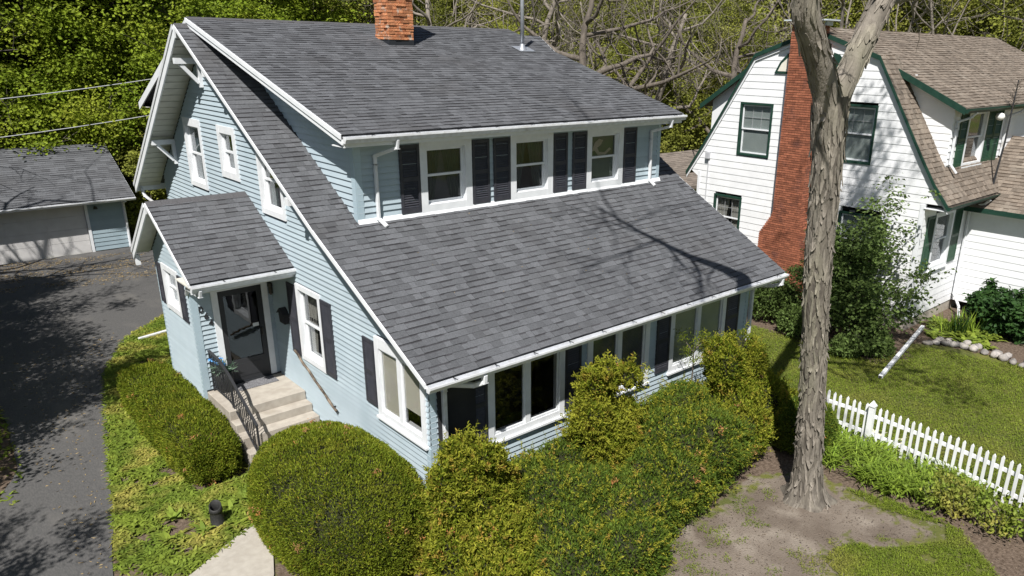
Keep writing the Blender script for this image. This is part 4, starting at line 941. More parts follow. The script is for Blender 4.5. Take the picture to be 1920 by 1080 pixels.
spout(nb, [(21.9, DE_Y-.06, DE_Z-.14), (21.85, DE_Y+.05, DE_Z-.28), (21.6, -.80, DE_Z-.42), (21.6, -.80, 4.95)])
mb = MB(); mb.lathe([(0, -.12), (.10, -.09), (.14, 0), (.10, .09), (0, .12)], (19.9, DE_Y-.02, 6.28), 12); mb.build('globe_lamp', M['lampglass'], nb, True)
gutter(nb, (XL, -1.40, 3.95), (20.4, -1.40, 3.95), M['green'], 6)
mb = MB(); mb.box(XL+.02, 20.4, -1.38, -.75, 3.80, 3.82); mb.build('eave_soffit', M['trim'], nb)
# front wall and its window, then the front wing
nfw = (17.35, 18.75, 1.75, 3.55)
clad(NF, nb, 'front_wall', .35, 3.8, lambda z: (16.5, 20.3), [(nfw[0]+.02, nfw[1]-.02, nfw[2]+.02, nfw[3]-.02)], M['white_siding'], ex=.225, proud=.015)
window(NF, nb, *nfw, cw=.12, fill='dark', casing=M['trim']); shutter(NF, nb, 16.82, 17.33, 1.8, 3.5, M['green_sh']); shutter(NF, nb, 18.78, 19.36, 1.8, 3.5, M['green_sh'])
spout(nb, [(19.55, -1.45, 3.8), (19.6, -1.3, 3.65), (19.72, -.86, 3.5), (19.72, -.86, .6), (19.4, -1.2, .3), (18.7, -1.5, .18)])
FW = Face('x', 19.85)
clad(FW, nb, 'wing_side_wall', .35, 3.5, lambda z: (-5.6, -.78), [], M['white_siding'], ex=.225, proud=.015)
wr = slab(nb, 'wing_roof', M['brown_sh'], (19.5, -.4, 3.52), (19.5, -6.0, 3.52), (22.6, -6.0, 5.5), (22.6, -.4, 5.5), .1)
NS.slope(wr, (19.49, -.4, 3.52), (0, -1, 0), (3.1, 0, 1.98), lambda v: [(0, 5.6)], math.hypot(3.1, 1.98), .16, .12, .26, .016)
mb = MB(); mb.box(19.46, 19.5, -6.0, -.42, 3.38, 3.53); mb.build('wing_fascia', M['green'], nb)
mb = MB(); mb.box(19.51, 19.84, -5.9, -.8, 3.40, 3.42); mb.build('wing_soffit', M['trim'], nb)
mb = MB(); mb.box(19.9, 25, -5.6, -5.5, 0, 3.4); mb.build('wing_front_wall', M['white_siding'], nb)
slab(nb, 'wing_far_roof', M['brown_sh'], (25.7, -6.0, 3.52), (25.7, -.4, 3.52), (22.6, -.4, 5.5), (22.6, -6.0, 5.5), .1)
# rear dormer on the far slope
rdf = slab(nb, 'rear_dormer_roof', M['brown_sh'], (XRR, 7.75, 6.25), (16.6, 7.75, 6.25), (16.6, 5.2, 7.98), (XRR, 5.2, 7.98), .1)
mb = MB(); p0, p1 = Vector((16.6, 7.75, 6.255)), Vector((16.6, 5.2, 7.985)); h = Vector((0, 0, -.18)); d = Vector((-.04, 0, 0)); mb.hexa([p0+h, p0+h+d, p1+h+d, p1+h, p0, p0+d, p1+d, p1]); mb.build('barge_board', M['green'], nb)
mb = MB(); mb.prism([(16.85, 7.4, 4.8), (16.85, 7.4, 6.4), (16.85, 6.0, 7.35), (16.85, 6.4, 6.4)], (.1, 0, 0)); mb.build('rear_dormer_wall', M['white_siding'], nb)
mb = MB(); mb.box(30.8, 30.9, -.7, 7.5, 0, 8); mb.build('far_gable_wall', M['white_siding'], nb)
mb = MB(); mb.box(16.7, 30.8, 7.4, 7.5, 0, 4); mb.build('rear_wall', M['white_siding'], nb)
NS.finish(); finish_cladding()
# electrical service cable on the gable
m_ = MB(); m_.tube([(16.44, 7.15, 4.45), (16.45, 7.1, 4.3), (16.45, 7.12, 2.0), (16.45, 7.1, .4)], .018, 6); m_.box(16.36, 16.47, 7.05, 7.2, 4.4, 4.62); m_.build('service_cable', M['wire'], nb)
# mast of bare twigs in front of the dormer
sap = thing('twig_mast', 'thin dark mast with tangled bare twigs in front of the green shuttered dormer', 'mast', (20.2, -1.25, 4.1))
m_ = MB(); m_.tube([(20.2, -1.22, 4.1), (20.25, -1.3, 5.5), (20.35, -1.3, 7.35)], [.035, .028, .018], 7); m_.build('mast', M['iron'], sap)
m_ = MB()
for i in range(34):
    z = rnd.uniform(6.5, 7.3); a = rnd.uniform(0, 6.28); l = rnd.uniform(.25, .7); p = Vector((20.32, -1.3, z)); q = p+Vector((math.cos(a)*l*.6, math.sin(a)*l*.6, l*.35)); m_.tube([p, (p+q)/2+Vector((0, 0, .06)), q], [.009, .006, .003], 4, False)
m_.build('twigs', M['barkd'], sap)

# ---- outbuilding behind the houses
ob = thing('shed', 'low grey-brown roofed shed glimpsed between the two houses', 'shed', (24, 14.5, 0))
MB().box(21.2, 27, 12.4, 16.6, 0, 2.3).build('walls', M['white_siding'], ob)
orf = slab(ob, 'roof', M['greyroof'], (20.8, 11.9, 2.2), (27.4, 11.9, 2.2), (27.4, 14.5, 3.35), (20.8, 14.5, 3.35), .12); slab(ob, 'rear_roof', M['greyroof'], (27.4, 17.1, 2.2), (20.8, 17.1, 2.2), (20.8, 14.5, 3.35), (27.4, 14.5, 3.35), .12)
OS = Shingles(M['greyroof'], 0); OS.slope(orf, (0, 11.9, 2.2), (1, 0, 0), (0, 2.6, 1.15), lambda v: [(20.8, 27.4)], math.hypot(2.6, 1.15), .15, .25, .5); OS.finish()

# ================================================================== FENCE
fp = [(8.68, -2.35), (8.66, -2.56), (8.68, -3.0), (8.68, -3.77), (8.62, -4.56), (8.55, -5.57), (8.42, -6.42), (8.25, -7.3), (8.1, -8.2)]
fe = thing('picket_fence', 'white picket fence running along the side yard', 'fence', (8.6, -4.5, 0))
def along(s):
    acc = 0
    for a, b in zip(fp[:-1], fp[1:]):
        a, b = Vector(a+(0,)), Vector(b+(0,)); l = (b-a).length
        if acc+l >= s: return a+(b-a)*((s-acc)/l), (b-a).normalized()
        acc += l
    return None, None
pk = MB(); pk.box(-.028, .028, -.011, .011, 0, .86)
b_ = len(pk.v); pk.v += [(-.028, -.011, .8605), (.028, -.011, .8605), (.028, .011, .8605), (-.028, .011, .8605), (-.028, -.011, .90), (.028, -.011, .90), (.028, .011, .90), (-.028, .011, .90), (0, -.011, .945), (0, .011, .945)]
pk.f += [tuple(b_+i for i in q) for q in ((0, 1, 5, 4), (1, 2, 6, 5), (2, 3, 7, 6), (3, 0, 4, 7), (4, 5, 8), (6, 7, 9), (5, 6, 9, 8), (7, 4, 8, 9))]
pkm = pk.mesh('picket', M['picket']); s = .05; k = 0
while True:
    p, d = along(s)
    if p is None: break
    o = bpy.data.objects.new('picket', pkm); COL.objects.link(o); o.parent = fe; o.location = p+Vector((0, 0, rnd.uniform(.02, .05)))-Vector(fe.location); o.rotation_euler = (rnd.uniform(-.02, .02), rnd.uniform(-.015, .015), math.atan2(d.y, d.x))
    s += .148; k += 1
for zz in (.30, .72):
    m_ = MB()
    for a, b in zip(fp[:-1], fp[1:]): m_.bar((a[0]+.035, a[1], zz), (b[0]+.035, b[1], zz), .035, .075)
    m_.build('rail', M['picket'], fe)
def fpost(x, y):
    m_ = MB(); m_.box(x-.055, x+.055, y-.055, y+.055, 0, .98); m_.box(x-.07, x+.07, y-.07, y+.07, .98, 1.01)
    b = len(m_.v); m_.v += [(x-.06, y-.06, 1.01), (x+.06, y-.06, 1.01), (x+.06, y+.06, 1.01), (x-.06, y+.06, 1.01), (x, y, 1.12)]; m_.f += [(b, b+1, b+4), (b+1, b+2, b+4), (b+2, b+3, b+4), (b+3, b, b+4)]
    m_.build('post', M['picket'], fe)
fpost(8.63, -3.58); fpost(8.3, -7.1)
wp = MB().box(7.42, 7.54, -7.25, -7.13, 0, .75).build('stump_post', M['woodpost']); tag(wp, 'short weathered wooden post beside the end of the picket fence', 'post')
dsx = thing('downspout_extension', 'white downspout extension lying across the lawn from the neighbour house', 'drain pipe', (14, -1.7, 0))
MB().bar((12.35, -2.05, .075), (16.9, -1.15, .16), .10, .08).build('pipe', M['gutter'], dsx)
MB().bar((12.34, -2.052, .075), (12.36, -2.048, .075), .085, .065).build('dark_mouth', M['plastic'], dsx)  # black plate on the solid pipe; its colour stands for the shade inside
# stone border: one object per stone
bpts = [(15.9, -1.75), (16.27, -2.0), (16.39, -2.49), (16.41, -3.22), (16.2, -4.06), (16.1, -5.0)]
def bal(s):
    acc = 0
    for a, b in zip(bpts[:-1], bpts[1:]):
        a, b = Vector(a+(0,)), Vector(b+(0,)); l = (b-a).length
        if acc+l >= s: return a+(b-a)*((s-acc)/l)
        acc += l
s = .0; i = 0
while True:
    p = bal(s)
    if p is None: break
    for row in range(1+(i % 3 != 0)):
        m_ = MB(); nn, mm = 9, 6; ph = [rnd.uniform(0, 6) for _ in range(4)]; sx, sy, sz = rnd.uniform(.12, .19), rnd.uniform(.10, .15), rnd.uniform(.07, .11)
        prof = []
        for a in range(mm+1):
            th = math.pi*a/mm
            for b in range(nn):
                f_ = 2*math.pi*b/nn; w_ = 1+.13*math.sin(2*f_+ph[0])+.1*math.sin(3*th+ph[1]+f_)
                m_.v.append((sx*math.sin(th)*math.cos(f_)*w_, sy*math.sin(th)*math.sin(f_)*w_, sz*math.cos(th)*w_))
        for a in range(mm):
            for b in range(nn): m_.f.append((a*nn+b, (a+1)*nn+b, (a+1)*nn+(b+1) % nn, a*nn+(b+1) % nn))
        o = m_.build('border_stone', M['stone'], None, True); o.location = p+Vector((row*.27+rnd.uniform(-.03, .03), rnd.uniform(-.03, .03), sz*.7)); o.rotation_euler.z = rnd.uniform(0, 3)
        tag(o, (ORD[i] if i < len(ORD) else 'last')+(' front' if row == 0 else ' back')+' stone of the flower bed edging, counted from the drain pipe', 'stone', 'field stones edging the flower bed')
    s += rnd.uniform(.24, .30); i += 1

# ================================================================== SHRUBS
def lumps(P, seed, f=1.):
    g = np.random.default_rng(seed); out = np.zeros(len(P))
    for fr_, am in ((1.3, .5), (2.4, .35), (4.2, .3), (7, .26), (11, .22)):
        for _ in range(3):
            k = unit(g.normal(size=(1, 3)))[0]*fr_*f; out += am*np.sin(P@k*2.2+g.uniform(0, 6.28))
    return out/1.6

def lobe_points(n, c, rad, e, amp, seed, depth, zmin=.02, spike=0., gap=-9):
    d = unit(rng.normal(size=(int(n*1.5), 3))); d = d[d[:, 2] > -.6][:n]
    a = np.array(rad); t = (np.abs(d)**e).sum(1)**(-1/e); q_ = d*t[:, None]; base = q_*a
    g = lumps(base+np.array(c), seed, 1.1/max(.6, min(rad))**.5)
    fac = 1+amp*g-depth*rng.random(len(d))**1.8+spike*np.maximum(0, np.sin(base[:, 0]*23+seed)*np.sin(base[:, 1]*21+2*seed)*np.sin(base[:, 2]*19+seed))**1.5*rng.random(len(d))
    P = np.array(c)+base*fac[:, None]; N = unit(np.sign(d)*np.abs(q_)**(e-1)/a)
    k = (P[:, 2] > zmin) & (lumps(P*1.0, seed+77, 2.3) > gap+.35*rng.normal(size=len(P))); return P[k], N[k]

def shrub(name, label, cat, lobes, n, m, leaf=(.055, .02), e=2.4, amp=.07, seed=1, depth=.14, group=None, tips=None, dead=0, core=.86, up=.5, stems=5, rand=.55, coremat=None, tipfrac=.25, spike=.12, sprays=0, gap=-1.0):
    c0 = lobes[0]; t = thing(name, label, cat, (c0[0], c0[1], 0), group)
    tot = sum(l[3]*l[4]+l[3]*l[5]+l[4]*l[5] for l in lobes); PP, NN = [], []; cm = MB()
    for i, l in enumerate(lobes):
        c, rad = l[:3], l[3:6]; k = int(n*(rad[0]*rad[1]+rad[0]*rad[2]+rad[1]*rad[2])/tot)
        P, N = lobe_points(k, c, rad, e, amp, seed+i, depth, spike=spike, gap=gap); PP.append(P); NN.append(N)
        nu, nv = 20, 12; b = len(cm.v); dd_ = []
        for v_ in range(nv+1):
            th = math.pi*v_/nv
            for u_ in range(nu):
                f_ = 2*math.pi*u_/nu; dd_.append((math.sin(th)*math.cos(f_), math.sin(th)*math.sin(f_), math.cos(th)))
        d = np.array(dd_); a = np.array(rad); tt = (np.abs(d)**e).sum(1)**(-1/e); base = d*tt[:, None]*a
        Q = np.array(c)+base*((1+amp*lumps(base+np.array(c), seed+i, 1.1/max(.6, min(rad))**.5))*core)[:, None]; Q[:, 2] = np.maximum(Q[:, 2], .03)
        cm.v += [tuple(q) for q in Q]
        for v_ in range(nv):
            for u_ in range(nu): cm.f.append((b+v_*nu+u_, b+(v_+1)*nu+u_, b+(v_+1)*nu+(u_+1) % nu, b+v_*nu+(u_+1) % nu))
    P = np.concatenate(PP); N = np.concatenate(NN); D = N+np.array([0, 0, up])+rng.normal(size=P.shape)*rand
    L = rng.uniform(.65, 1.35, len(P))*leaf[0]; Wd = rng.uniform(.7, 1.3, len(P))*leaf[1]
    if tips is not None:
        k = rng.random(len(P)) < tipfrac; sel = [(k, tips, 'young_tips'), (~k, m, 'foliage')]
    else: sel = [(np.ones(len(P), bool), m, 'foliage')]
    for k, mm_, nm in sel:
        V, F_ = leaf_arrays(P[k], D[k], L[k], Wd[k], face=N[k]+rng.normal(size=(int(k.sum()), 3))*.6); arr_obj(nm, V, F_, mm_, t)
    if sprays:
        ks = rng.choice(len(P), sprays, replace=False); nn_ = 16; tt_ = np.tile(np.linspace(.1, 1, nn_), sprays)[:, None]; d0 = unit(N[ks]*.8+rng.normal(size=(sprays, 3))*.45+[0, 0, .45]); ln_ = rng.uniform(.10, .30, sprays)
        Ps = np.repeat(P[ks], nn_, 0)+np.repeat(d0*ln_[:, None], nn_, 0)*tt_; Ds = np.repeat(d0, nn_, 0)*.7+rng.normal(size=Ps.shape)*.7
        V, F_ = leaf_arrays(Ps, Ds, rng.uniform(.7, 1.2, len(Ps))*leaf[0]*.9, leaf[1]*.95, face=np.repeat(N[ks], nn_, 0)+rng.normal(size=Ps.shape)*.6); arr_obj('sprays', V, F_, tips or m, t)['kind'] = 'stuff'
    if dead:
        ks = rng.choice(len(P), dead, replace=False); Pd = np.repeat(P[ks], 22, 0)+rng.normal(size=(dead*22, 3))*.03+np.repeat(N[ks], 22, 0)*.03
        V, F_ = leaf_arrays(Pd, rng.normal(size=Pd.shape)+[0, 0, .3], .06, .016); arr_obj('dead_sprigs', V, F_, M['dead'], t)['kind'] = 'stuff'
    if core: cm.build('twig_shade_core', coremat or M['yewcore'], t, True)  # solid hull behind the leaves, coloured dark as shade between the twigs
    sm_ = MB()
    for i in range(stems):
        a = rnd.uniform(0, 6.28); r_ = min(c0[3], c0[4])*.35; h = c0[2]+c0[5]*.5
        sm_.tube([(c0[0]+math.cos(a)*r_*.3, c0[1]+math.sin(a)*r_*.3, 0), (c0[0]+math.cos(a)*r_, c0[1]+math.sin(a)*r_, h)], [.03, .015], 6)
    sm_.build('stems', M['barkd'], t); return t

def ragged(base, x, y, z0, z1, n, r0, r1, seed, wx=.3, wy=.22):
    g = random.Random(seed); out = list(base)
    for i in range(n):
        t = (i+.5)/n; r_ = (r0+(r1-r0)*t)*g.uniform(.8, 1.25); w_ = 1-.25*t
        out.append((x+g.uniform(-wx, wx)*w_, y+g.uniform(-wy, wy)*w_, z0+(z1-z0)*t, r_, r_*.9, r_*g.uniform(1.0, 1.5)))
    return out
shrub('yew_hedge', 'low boxy clipped yew hedge beside the driveway and side porch', 'hedge', [(-2.25, 6.55, .42, .58, 2.65, .50)], 62000, M['yew'], (.06, .02), 4.5, .05, 3, .18, spike=.06, dead=26, tips=M['yewtip'], tipfrac=.14)
shrub('yew_dome', 'big smooth dome-shaped clipped yew at the foot of the front steps', 'bush', [(-1.27, 1.05, .56, 1.22, 2.05, 1.12)], 90000, M['yew'], (.05, .018), 2.3, .02, 8, .10, spike=.03, dead=34, tips=M['yewtip'], tipfrac=.12)
shrub('corner_yew', 'tall loose yew bush in front of the near house corner', 'bush', ragged([(.05, -.98, .7, .62, .58, .8), (.65, -.9, .75, .5, .4, .55), (.15, -1.75, .5, .66, .58, .58), (-.35, -2.3, .38, .65, .7, .52), (-.52, -1.4, .38, .52, .58, .55)], .12, -.98, 1.0, 1.85, 14, .30, .22, 4, .62, .36), 66000, M['yew'], (.075, .027), 2.1, .14, 21, .3, sprays=1500, spike=.25, dead=22, tips=M['yewtip'], tipfrac=.34, core=.6, gap=-.55)
shrub('low_yew', 'low spreading yew between the corner bush and the taller front yew', 'bush', [(1.75, -1.55, .55, .95, .85, .62), (2.5, -2.35, .45, .95, .75, .58), (1.1, -2.2, .42, .7, .7, .55), (.75, -2.9, .4, .75, .6, .52), (1.75, -3.05, .4, .7, .5, .5), (1.45, -.72, .55, .6, .5, .55), (2.35, -.85, .6, .6, .5, .6)], 90000, M['yewd'], (.06, .022), 2.4, .14, 33, .24, sprays=900, spike=.24, gap=-1.05, dead=18, tips=M['yewtip'], tipfrac=.1)
shrub('window_yew', 'ragged upright yew standing against the middle front window', 'bush', ragged([(3.2, -1.0, .75, .6, .5, .75)], 3.2, -.95, .9, 2.42, 22, .33, .17, 9, .62, .34), 44000, M['yew'], (.075, .027), 2.1, .16, 44, .35, sprays=1500, spike=.3, dead=26, tips=M['yewtip'], tipfrac=.4, core=.6, gap=-.5)
shrub('mound_yew', 'broad mounded yew in front of the right front window', 'bush', [(4.6, -1.75, .62, 1.35, 1.05, .80), (3.6, -2.2, .5, .9, .8, .68), (5.3, -1.0, .75, .8, .6, .7), (4.3, -.75, .6, .7, .5, .6), (5.9, -.7, .6, .6, .45, .6)], 90000, M['yewd'], (.06, .022), 2.4, .13, 52, .24, sprays=1000, spike=.24, gap=-1.05, dead=28, tips=M['yewtip'], tipfrac=.12)
shrub('end_yew', 'tall yew at the right end of the front wall behind the tree trunk', 'bush', ragged([(6.75, -1.4, .75, .72, .66, .85), (6.2, -1.9, .55, .66, .58, .6), (7.35, -1.75, .65, .6, .6, .75), (7.75, -1.75, .5, .55, .6, .6)], 6.85, -1.15, 1.05, 2.0, 13, .40, .28, 12, .5, .34), 58000, M['yew'], (.07, .026), 2.2, .12, 61, .28, sprays=1200, spike=.22, dead=18, tips=M['yewtip'], tipfrac=.24, core=.62, gap=-.6)
shrub('small_yew', 'small rounded yew just right of the big tree trunk', 'bush', [(7.55, -2.65, .5, .62, .62, .62)], 22000, M['yewd'], (.055, .02), 2.3, .05, 71, .14, dead=5, tips=M['yewtip'], tipfrac=.12)
# bare sprigs poking out of the ragged yews
def sprigs(label, c, n, seed):
    g = random.Random(seed); t = thing('bare_yew_leader', label, 'branch', c); m_ = MB(); tips_ = []
    for i in range(n):
        a = g.uniform(0, 6.28); l = g.uniform(.25, .55); p = Vector(c)+Vector((0, 0, g.uniform(0, .45))); q = p+Vector((math.cos(a)*l*.6, math.sin(a)*l*.6, l*.6)); m_.tube([p, (p+q)/2+Vector((.02, 0, -.03)), q], [.011, .008, .004], 5); tips_.append(q)
    m_.tube([Vector(c)-Vector((0, 0, .6)), Vector(c)+Vector((0, 0, .5))], [.02, .01], 6); m_.build('stem', M['barkd'], t)
    P = np.repeat(np.array([tuple(q) for q in tips_]), 60, 0)+rng.normal(size=(len(tips_)*60, 3))*.07
    V, F_ = leaf_arrays(P, rng.normal(size=P.shape)+[0, 0, .6], .06, .02); arr_obj('sprig_leaves', V, F_, M['yew'], t)
sprigs('thin leggy yew leader in front of the right front window', (6.05, -.75, 1.65), 7, 5)

# neighbour shrubs
shrub('border_shrub', 'small leafy shrub at the foot of the brick chimney', 'bush', [(14.3, 2.5, .6, .7, .8, .7), (13.6, 1.2, .4, .55, .55, .5)], 9000, M['shrubleaf'], (.10, .055), 2.1, .15, 91, .4, core=.6, rand=.9, up=.25)
shrub('lawn_shrub', 'low loose shrub in front of the large blossoming shrub', 'bush', [(13.3, -.6, .22, .5, .45, .32), (14.0, -1.0, .25, .5, .45, .35)], 6000, M['shrubleaf'], (.09, .05), 2.1, .2, 95, .5, core=.5, rand=.9)
# pale hostas in the far bed
def rosette(name, label, cat, x, y, n, L, W, m, group=None, droop=.45, spread=.12, rise=.7, rg=None):
    t = thing(name, label, cat, (x, y, 0), group); g = rg or rng
    P = np.array([x, y, .02])+g.normal(size=(n, 3))*[spread, spread, .01]; a = g.uniform(0, 6.28, n)
    D = np.stack([np.cos(a), np.sin(a), g.uniform(rise*.6, rise*1.6, n)], 1)
    V, F_ = blade_arrays(P, D, g.uniform(.7, 1.2, n)*L, np.full(n, W), np.full(n, droop)); arr_obj('leaves', V, F_, m, t); return t
for i in range(16):
    a = rnd.uniform(16.6, 18.6); b = rnd.uniform(-2.9, -1.1)
    rosette('hosta', 'pale yellow-green hosta in the neighbour flower bed', 'plant', a, b, 34, .42, .13, M['hosta'], 'hostas in the neighbour bed')
for i in range(5):
    rosette('iris_clump', 'upright sword-leaved iris clump in the neighbour flower bed', 'plant', 17.3+.35*i+rnd.uniform(-.2, .2), -1.75-.25*i+rnd.uniform(-.2, .2), 46, .75, .035, M['darkplant'] if i % 2 else M['lily'], 'iris clumps in the neighbour bed', .12, .13, 2.2)
# daylilies along the fence
k = 0
while k < 30:
    y = rnd.uniform(-6.0, -2.9); x = rnd.uniform(7.15, 8.45)
    if x < 7.5 and y < -5.2: x += .5
    rosette('daylily', 'clump of bright green strap-leaved daylilies along the picket fence', 'plant', x, y, 70, .78, .030, M['lily'], 'daylilies along the fence', .5, .13, 1.5); k += 1
for i in range(9):
    x, y = 7.55+rnd.uniform(-.3, .5), -5.3-rnd.uniform(0, 1.7)
    t = thing('bramble', 'low yellow-green leafy weed at the lower end of the fence', 'plant', (x, y, 0), 'weeds by the fence end')
    n = 240; P = np.array([x, y, .1])+rng.normal(size=(n, 3))*[.17, .17, .0]+np.stack([np.zeros(n), np.zeros(n), rng.uniform(0, .45, n)], 1)
    V, F_ = leaf_arrays(P, rng.normal(size=(n, 3))+[0, 0, .3], .085, .055); arr_obj('leaves', V, F_, M['gc'], t)
    m_ = MB()
    for j in range(6): m_.tube([(x+rnd.uniform(-.06, .06), y+rnd.uniform(-.06, .06), 0), (x+rnd.uniform(-.25, .25), y+rnd.uniform(-.25, .25), .5)], [.006, .003], 4)
    m_.build('stems', M['barkd'], t)
for i in range(8):
    rosette('striped_hosta', 'variegated pale hosta behind the picket fence post', 'plant', 8.95+rnd.uniform(0, .35), -3.2-rnd.uniform(0, .9), 36, .34, .06, M['blossom'] if i % 3 == 0 else M['hosta'], 'hostas behind the fence post')
# leafy ground cover beside the driveway: uncountable
def scatter_poly(poly, n, excl=()):
    xs_ = [p[0] for p in poly]; ys_ = [p[1] for p in poly]; out = np.zeros((0, 2))
    while len(out) < n:
        q = rng.uniform([min(xs_), min(ys_)], [max(xs_), max(ys_)], (n*2, 2)); k = inpoly(q[:, 0], q[:, 1], poly)
        for e_ in excl: k &= ~inpoly(q[:, 0], q[:, 1], e_)
        out = np.concatenate([out, q[k]])
    return out[:n]
HEDGE = [(-2.75, 3.9), (-1.7, 3.9), (-1.7, 9.2), (-2.75, 9.2)]
def cover(name, label, poly, n, L, W, m, excl=(), rise=.8, thin=.0, droop=.5):
    q = scatter_poly(poly, n, excl)
    if thin: q = q[wob(q[:, 0]*1.7+5, q[:, 1]*1.7) > thin]
    n = len(q); a = rng.uniform(0, 6.28, n); P = np.column_stack([q, rng.uniform(0, .05, n)]); D = np.stack([np.cos(a), np.sin(a), rng.uniform(.3, 1.4, n)*rise], 1)
    V, F_ = blade_arrays(P, D, rng.uniform(.6, 1.3, n)*L, rng.uniform(.7, 1.2, n)*W, np.full(n, droop), 2); o = arr_obj(name, V, F_, m); return tag(o, label, kind='stuff')
cover('ground_cover', 'bright green leafy ground cover between the driveway and the hedge', BEDL, 30000, .155, .046, M['gc'], (HEDGE,), thin=-.85)
cover('ground_cover', 'fine yellowish grass and weeds among the ground cover', BEDL, 14000, .17, .012, M['grassb'], (HEDGE,), thin=-.1)
cover('ground_cover', 'leafy weeds along the far driveway edge', BEDW, 3500, .17, .05, M['gc'], thin=-.2)
LST = [(-2.45, 3.0), (-3.05, 2.55), (-2.6, 2.35), (-3.3, 3.3), (-2.15, 3.1), (-3.6, 2.7)]
for i, (x, y) in enumerate(LST):
    rosette('broadleaf_plant', ORD[sorted(LST, key=lambda q: math.atan2(q[0]-CAM.x, q[1]-CAM.y)).index((x, y))]+' broad-leafed plant from the left near the black spotlight hood', 'plant', x, y, 16, .28, .085, M['hosta'], 'broad-leaved plants by the path', .4, .04, .8)
# grass blades on the lawns
YARD = [(8.9, -1), (9.2, 3.5), (13.2, 5), (13.4, -1.2), (15.6, -1.8), (16.2, -4.5), (15.5, -9.5), (8.7, -9.5), (8.7, -3.5)]
FRONT = [(6.7, -4.1), (7.0, -4.8), (7.05, -5.6), (7.0, -6.2), (6.1, -7.2), (5.5, -8.5), (3, -8), (3.6, -6.1), (4.2, -5.4), (4.35, -5.05), (4.75, -4.95), (5.2, -5.1), (5.35, -5.45), (5.9, -5.85), (6.5, -6.15), (6.95, -5.95), (6.7, -5.4), (6.55, -5.0)]
cover('grass', 'mown side lawn grass beyond the picket fence', YARD, 130000, .062, .011, M['grassb'], rise=1.2, droop=.35)
cover('grass', 'patchy front lawn grass at the lower right', FRONT, 34000, .055, .009, M['grassb'], rise=1.2, thin=-.75, droop=.35)
cover('grass', 'sparse grass tufts on the bare soil by the tree', DIRT, 16000, .06, .008, M['grassb'], rise=1.2, thin=.55)
# small litter on the bare soil
q = scatter_poly([(1, -6.5), (1, -2.8), (7, -2.8), (8.4, -4), (8.4, -8), (5, -8)], 3600); n = len(q)
V, F_ = leaf_arrays(np.column_stack([q, np.full(n, .014)]), np.column_stack([rng.normal(size=(n, 2)), rng.uniform(0, .15, n)]), rng.uniform(.02, .07, n), .014); tag(arr_obj('leaf_litter', V, F_, M['branchwood']), 'dry leaf litter and twigs on the bare soil', kind='stuff')

M['drylit'] = mat('dry_catkins', (.30, .23, .12), (.22, .16, .08), 4, .9, isl=.35)
q = np.concatenate([scatter_poly([(-4.5, 20), (-4.5, 24.8), (1.9, 24.8), (1.2, 19.5)], 7000), scatter_poly([(-4.9, 2), (-4.6, 14), (-.8, 14.4), (-2.7, 11), (-4.3, 3)], 500)]); q = q[(wob(q[:, 0]*.9, q[:, 1]*2.2) > .25) | (q[:, 1] < 18)]; n = len(q)
V, F_ = leaf_arrays(np.column_stack([q, np.full(n, .036)]), np.column_stack([rng.normal(size=(n, 2)), rng.uniform(0, .12, n)]), rng.uniform(.03, .09, n), .025); tag(arr_obj('leaf_litter', V, F_, M['drylit']), 'tan dry catkins and leaves strewn on the asphalt drive', kind='stuff')

n = 70; a = rng.uniform(0, 9.2, n); b = rng.uniform(-.5, 2.6, n); P = np.column_stack([a, b, ZE+(ZK-ZE)*(b-YE)/(YK-YE)+.022]); V, F_ = leaf_arrays(P, np.column_stack([rng.normal(size=(n, 2)), rng.normal(size=n)*.3+.2]), rng.uniform(.02, .05, n), .02)
tag(arr_obj('leaf_litter', V, F_, M['drylit']), 'few tiny dry leaves caught on the low roof', kind='stuff')
# ================================================================== TREES
def branch_tree(seed, h, r, levels, spread, droop=0., twist=.22, nlimb=6, lean=(0, 0), start=.35, kids=(5, 5, 4), lenf=(.55, .5, .45), sides=(10, 7, 5, 4)):
    """returns tube list [(pts, radii, level)] and tip points"""
    g = random.Random(seed); out = []; tips_ = []
    def grow(p, d, L, rad, lev):
        n = 12 if lev == 0 else 9 if lev == 1 else 5; pts = [p.copy()]; rs = [rad]; q = p.copy(); dd = d.copy()
        for i in range(n):
            j = Vector((g.gauss(0, 1), g.gauss(0, 1), g.gauss(0, .6)))*twist*(.5 if lev == 0 else 1.25)
            dd = (dd+j*.55+Vector((0, 0, (.10 if lev < 2 else .04)-droop*lev*.06))).normalized(); q = q+dd*(L/n); pts.append(q.copy()); rs.append(rad*(1-(i+1)/n*(.72 if lev == 0 else .86)))
        out.append((pts, rs, lev))
        if lev >= levels: tips_.append(pts[-1]); tips_.append(pts[-2]); return
        kk = nlimb if lev == 0 else kids[min(lev-1, len(kids)-1)]
        for i in range(kk):
            t = (start+(1-start)*(i+g.random()*.8)/kk) if lev == 0 else .22+.78*(i+g.random())/kk
            t = min(t, .98); f_ = t*n; a = int(f_); b = min(a+1, n); pos = pts[a].lerp(pts[b], f_-a); rr_ = rs[a]+(rs[b]-rs[a])*(f_-a)
            bd = (pts[b]-pts[a]).normalized(); sd_ = bd.cross(Vector((g.gauss(0, 1), g.gauss(0, 1), g.gauss(0, 1)))).normalized()
            nd = (bd*(1-spread)+sd_*spread*1.25).normalized()
            grow(pos, nd, L*lenf[min(lev, len(lenf)-1)]*g.uniform(.7, 1.2), rr_*g.uniform(.55, .82), lev+1)
    grow(Vector((0, 0, -.1)), Vector((lean[0], lean[1], 1)).normalized(), h, r, 0)
    return out, tips_

def tubes_mesh(lst, name, m, sides=(10, 7, 5, 4, 3)):
    mb = MB()
    for pts, rs, lev in lst: mb.tube(pts, rs, sides[min(lev, 4)], lev < 2)
    return mb.mesh(name, m, True)

